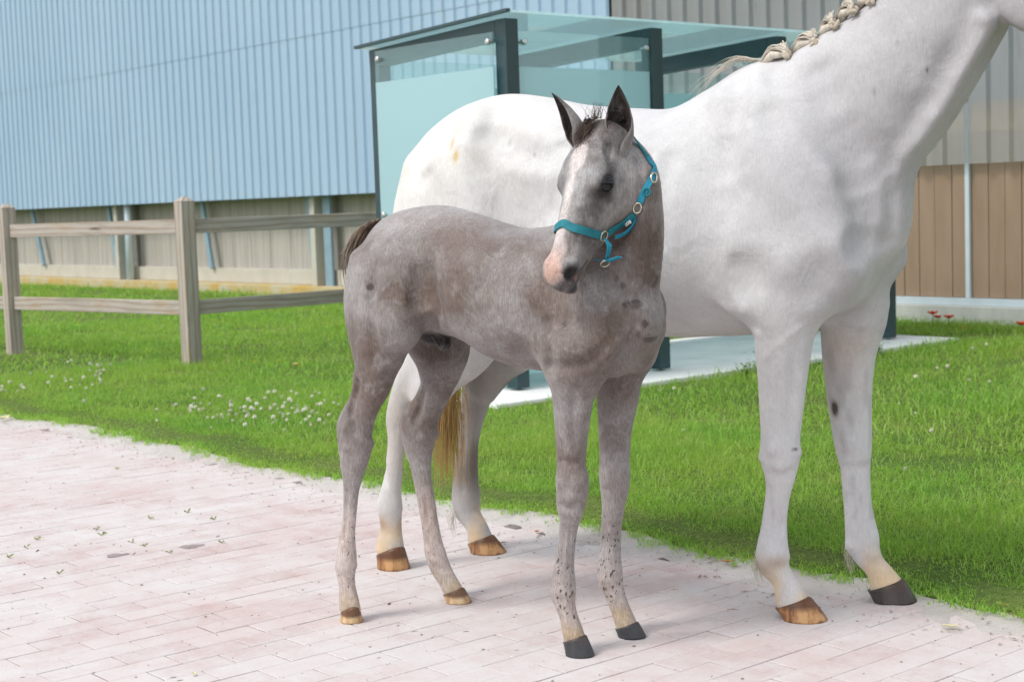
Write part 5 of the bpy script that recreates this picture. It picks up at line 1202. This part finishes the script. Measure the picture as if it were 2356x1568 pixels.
def leaf(name, label, u, v, ln, wd, mat, rz, curl=.25, z=.006):
    g = ground(u, v); b = bmesh.new(); n = 9; rows = []
    for i in range(n):
        t = i / (n - 1); w_ = wd * math.sin(math.pi * min(1, t * .96 + .03)) ** .8; x = (t - .5) * ln; zz = curl * ln * (2 * t - 1) ** 2 * .35
        rows.append([b.verts.new((x, s * w_ / 2, zz + abs(s) * w_ * .22)) for s in (-1, -.5, 0, .5, 1)])
    for A_, B_ in zip(rows, rows[1:]):
        for k in range(4): b.faces.new((A_[k], A_[k + 1], B_[k + 1], B_[k]))
    me = bpy.data.meshes.new(name); bmesh.ops.recalc_face_normals(b, faces=b.faces); b.to_mesh(me); b.free(); o = link(name, me, mat); o.location = (g[0], g[1], z); o.rotation_euler = (.06, 0, rz)
    so = o.modifiers.new('thick', 'SOLIDIFY'); so.thickness = .0008; tag(o, label, 'leaf'); return o
leaf('fallen_leaf', 'curled pale yellow leaf on the corner of the pavement by the lawn', 8, 969, .10, .05, 'pale_leaf', .3, .5, .016)
leaf('fallen_leaf', 'dry reddish leaf on sand beside the mare\'s tan fore hoof', 1673, 1301, .055, .022, 'dry_leaf', 2.1, .3, .014)
leaf('fallen_leaf', 'narrow pale green leaf on the dusty pavement before the dark hoof', 2187, 1449, .055, .013, 'pale_leaf', 2.0, .2, .012)
leaf('fallen_leaf', 'small orange leaf on sand between the foal\'s near foreleg and the grass', 1236, 1232, .032, .018, 'dry_leaf', .5, .3, .015)
leaf('fallen_leaf', 'tan leaf on the sand at the lawn edge past the dark hoof', 2306, 1405, .04, .018, 'yellow_leaf', 1.6, .3, .02)
leaf('fallen_leaf', 'yellow leaf lying in the grass in front of the fence corner post', 680, 857, .09, .05, 'yellow_leaf', .9, .4, .06)
leaf('fallen_leaf', 'tiny pale yellow leaf near the bottom edge of the brick pavement', 446, 1554, .02, .012, 'pale_leaf', .9, .4, .006)
def stain(label, u, v, rx, ry, k):
    """damp blotch on the bricks: a thin irregular film"""
    g = ground(u, v); r = random.Random(k); b = bmesh.new(); n = 22; vs = []
    for i in range(n):
        a = 2 * math.pi * i / n; q = 1 + .18 * math.sin(3 * a + k) + r.uniform(-.12, .12); vs.append(b.verts.new((math.cos(a) * rx * q, math.sin(a) * ry * q, 0)))
    b.faces.new(vs); me = bpy.data.meshes.new('damp_stain'); b.to_mesh(me); b.free(); o = link('damp_stain', me, 'damp'); o.location = (g[0], g[1], .0022); o.rotation_euler = (0, 0, -.3); tag(o, label, 'stain')
_b = NB('damp'); _g = _b.wpos(); _n = _b.noise(_g, 30, 5, .6); _b.color(_b.ramp(_n, [(.3, (.24, .19, .19)), (.7, (.38, .31, .31))])).rough(.7, .3)
stain('larger dark damp blotch on the dusty bricks left of the foal', 440, 1257, .045, .032, 1)
stain('smaller dark damp blotch on the dusty bricks farther from the foal\'s hind hoof', 268, 1277, .040, .026, 2)
simple('tuft_green', (.30, .34, .12), .6, .3, .3, 40)
def tuft(u, v, s, k):
    g = ground(u, v); r = random.Random(k); b = bmesh.new()
    for i in range(9):
        a = r.uniform(0, 6.28); l = r.uniform(.008, .020) * s; d = Vector((math.cos(a), math.sin(a), 0)); sd = Vector((-d.y, d.x, 0)) * .0010; h_ = r.uniform(.3, .8) * l
        b.faces.new([b.verts.new(q) for q in (-sd, sd, d * l * .6 + sd + Vector((0, 0, h_)), d * l + Vector((0, 0, h_ * .8)))])
    me = bpy.data.meshes.new('grass_tuft'); b.to_mesh(me); b.free(); o = link('grass_tuft', me, 'tuft_green'); o.location = (g[0], g[1], .001)
    tag(o, 'tiny grass tuft sprouting from a joint between the dusty bricks', 'grass tuft', 'grass tufts in the brick joints'); return o
for k, (x, y) in enumerate(((880, 615), (565, 678), (595, 712), (220, 738), (150, 785), (55, 842), (770, 755), (845, 775), (995, 815), (1300, 755), (345, 935), (1095, 580), (1250, 620), (680, 326), (1010, 268))):
    tuft(x * .6417 * .6135, (1550 + y * .6417) * .6135, 1.1, k)
def crumbs():
    """bits of straw, grit and dung dust strewn over the pavement: nobody could count them"""
    r = np.random.default_rng(8); n = 900; x = np.concatenate([r.uniform(1.6, 4.0, n), r.normal(3.85, .14, 1500)]); y = np.concatenate([r.uniform(2.0, 9, n), r.uniform(2.0, 9.5, 1500)]); k = x < 4.15; x, y = x[k], y[k]; n = len(x)
    s = r.uniform(.0010, .0032, n) * r.choice([.7, 1, 1, 1.6], n); el = r.choice([1, 1.3, 4.], n, p=[.5, .35, .15]); a = r.uniform(0, 6.28, n); ca, sa = np.cos(a), np.sin(a)
    base = np.array([(-1, -1, 0), (1, -1, 0), (1, 1, 0), (-1, 1, 0), (0, 0, 1)], float); V = np.empty((n, 5, 3))
    bx = base[None, :, 0] * (s * el)[:, None] * r.uniform(.6, 1.2, (n, 5)); by = base[None, :, 1] * (s / np.sqrt(el))[:, None] * r.uniform(.6, 1.2, (n, 5))
    V[..., 0] = x[:, None] + bx * ca[:, None] - by * sa[:, None]; V[..., 1] = y[:, None] + bx * sa[:, None] + by * ca[:, None]; V[..., 2] = np.interp(x, [3.6, 4.0], [.001, .008])[:, None] + base[None, :, 2] * s[:, None] * .8
    i = np.arange(n)[:, None] * 5; F = np.concatenate([i + np.array([[p, q, 4]]) for p, q in ((0, 1), (1, 2), (2, 3), (3, 0))])
    o = link('litter', np_mesh('litter', V.reshape(-1, 3), F, False), 'dung'); o['kind'] = 'stuff'; tag(o, 'scattered straw bits and grit on the brick pavement', 'litter')
crumbs()
def weeds():
    """broad-leaved plants crowding the front of the shelter slab"""
    r = random.Random(9)
    for (u, v, s, nm) in ((1690, 852, 1., 'a'), (1715, 846, 1.2, 'b'), (1880, 800, .8, 'c'), (1660, 858, .7, 'd')):
        g = ground(u, v); g[0] -= (g[1] - 7.0) * .55; g[1] = 7.0; m = MB()
        for i in range(46):
            a = r.uniform(0, 6.28); rr = r.uniform(.0, .13) * s; z = r.uniform(.02, .17) * s; c = Vector((math.cos(a) * rr, math.sin(a) * rr, z)); d = Vector((math.cos(a), math.sin(a), r.uniform(-.3, .6))).normalized() * .022; sd = d.cross(Vector((0, 0, 1))).normalized() * .012
            m.bm.faces.new([m.bm.verts.new(q) for q in (c - d, c - sd + Vector((0, 0, .003)), c + d, c + sd + Vector((0, 0, .003)))])
        root = empty('weed', (g[0], g[1], 0)); tag(root, 'leafy green weed growing against the front of the white slab', 'plant', 'weeds along the slab'); m.build('leaves', 'weed_leaf', root)
        t = MB()
        for i in range(6): a = i * 1.05; t.tube([(0, 0, 0), (math.cos(a) * .05 * s, math.sin(a) * .05 * s, .12 * s)], .002, 5)
        t.build('stems', 'stem_green', root)
weeds()
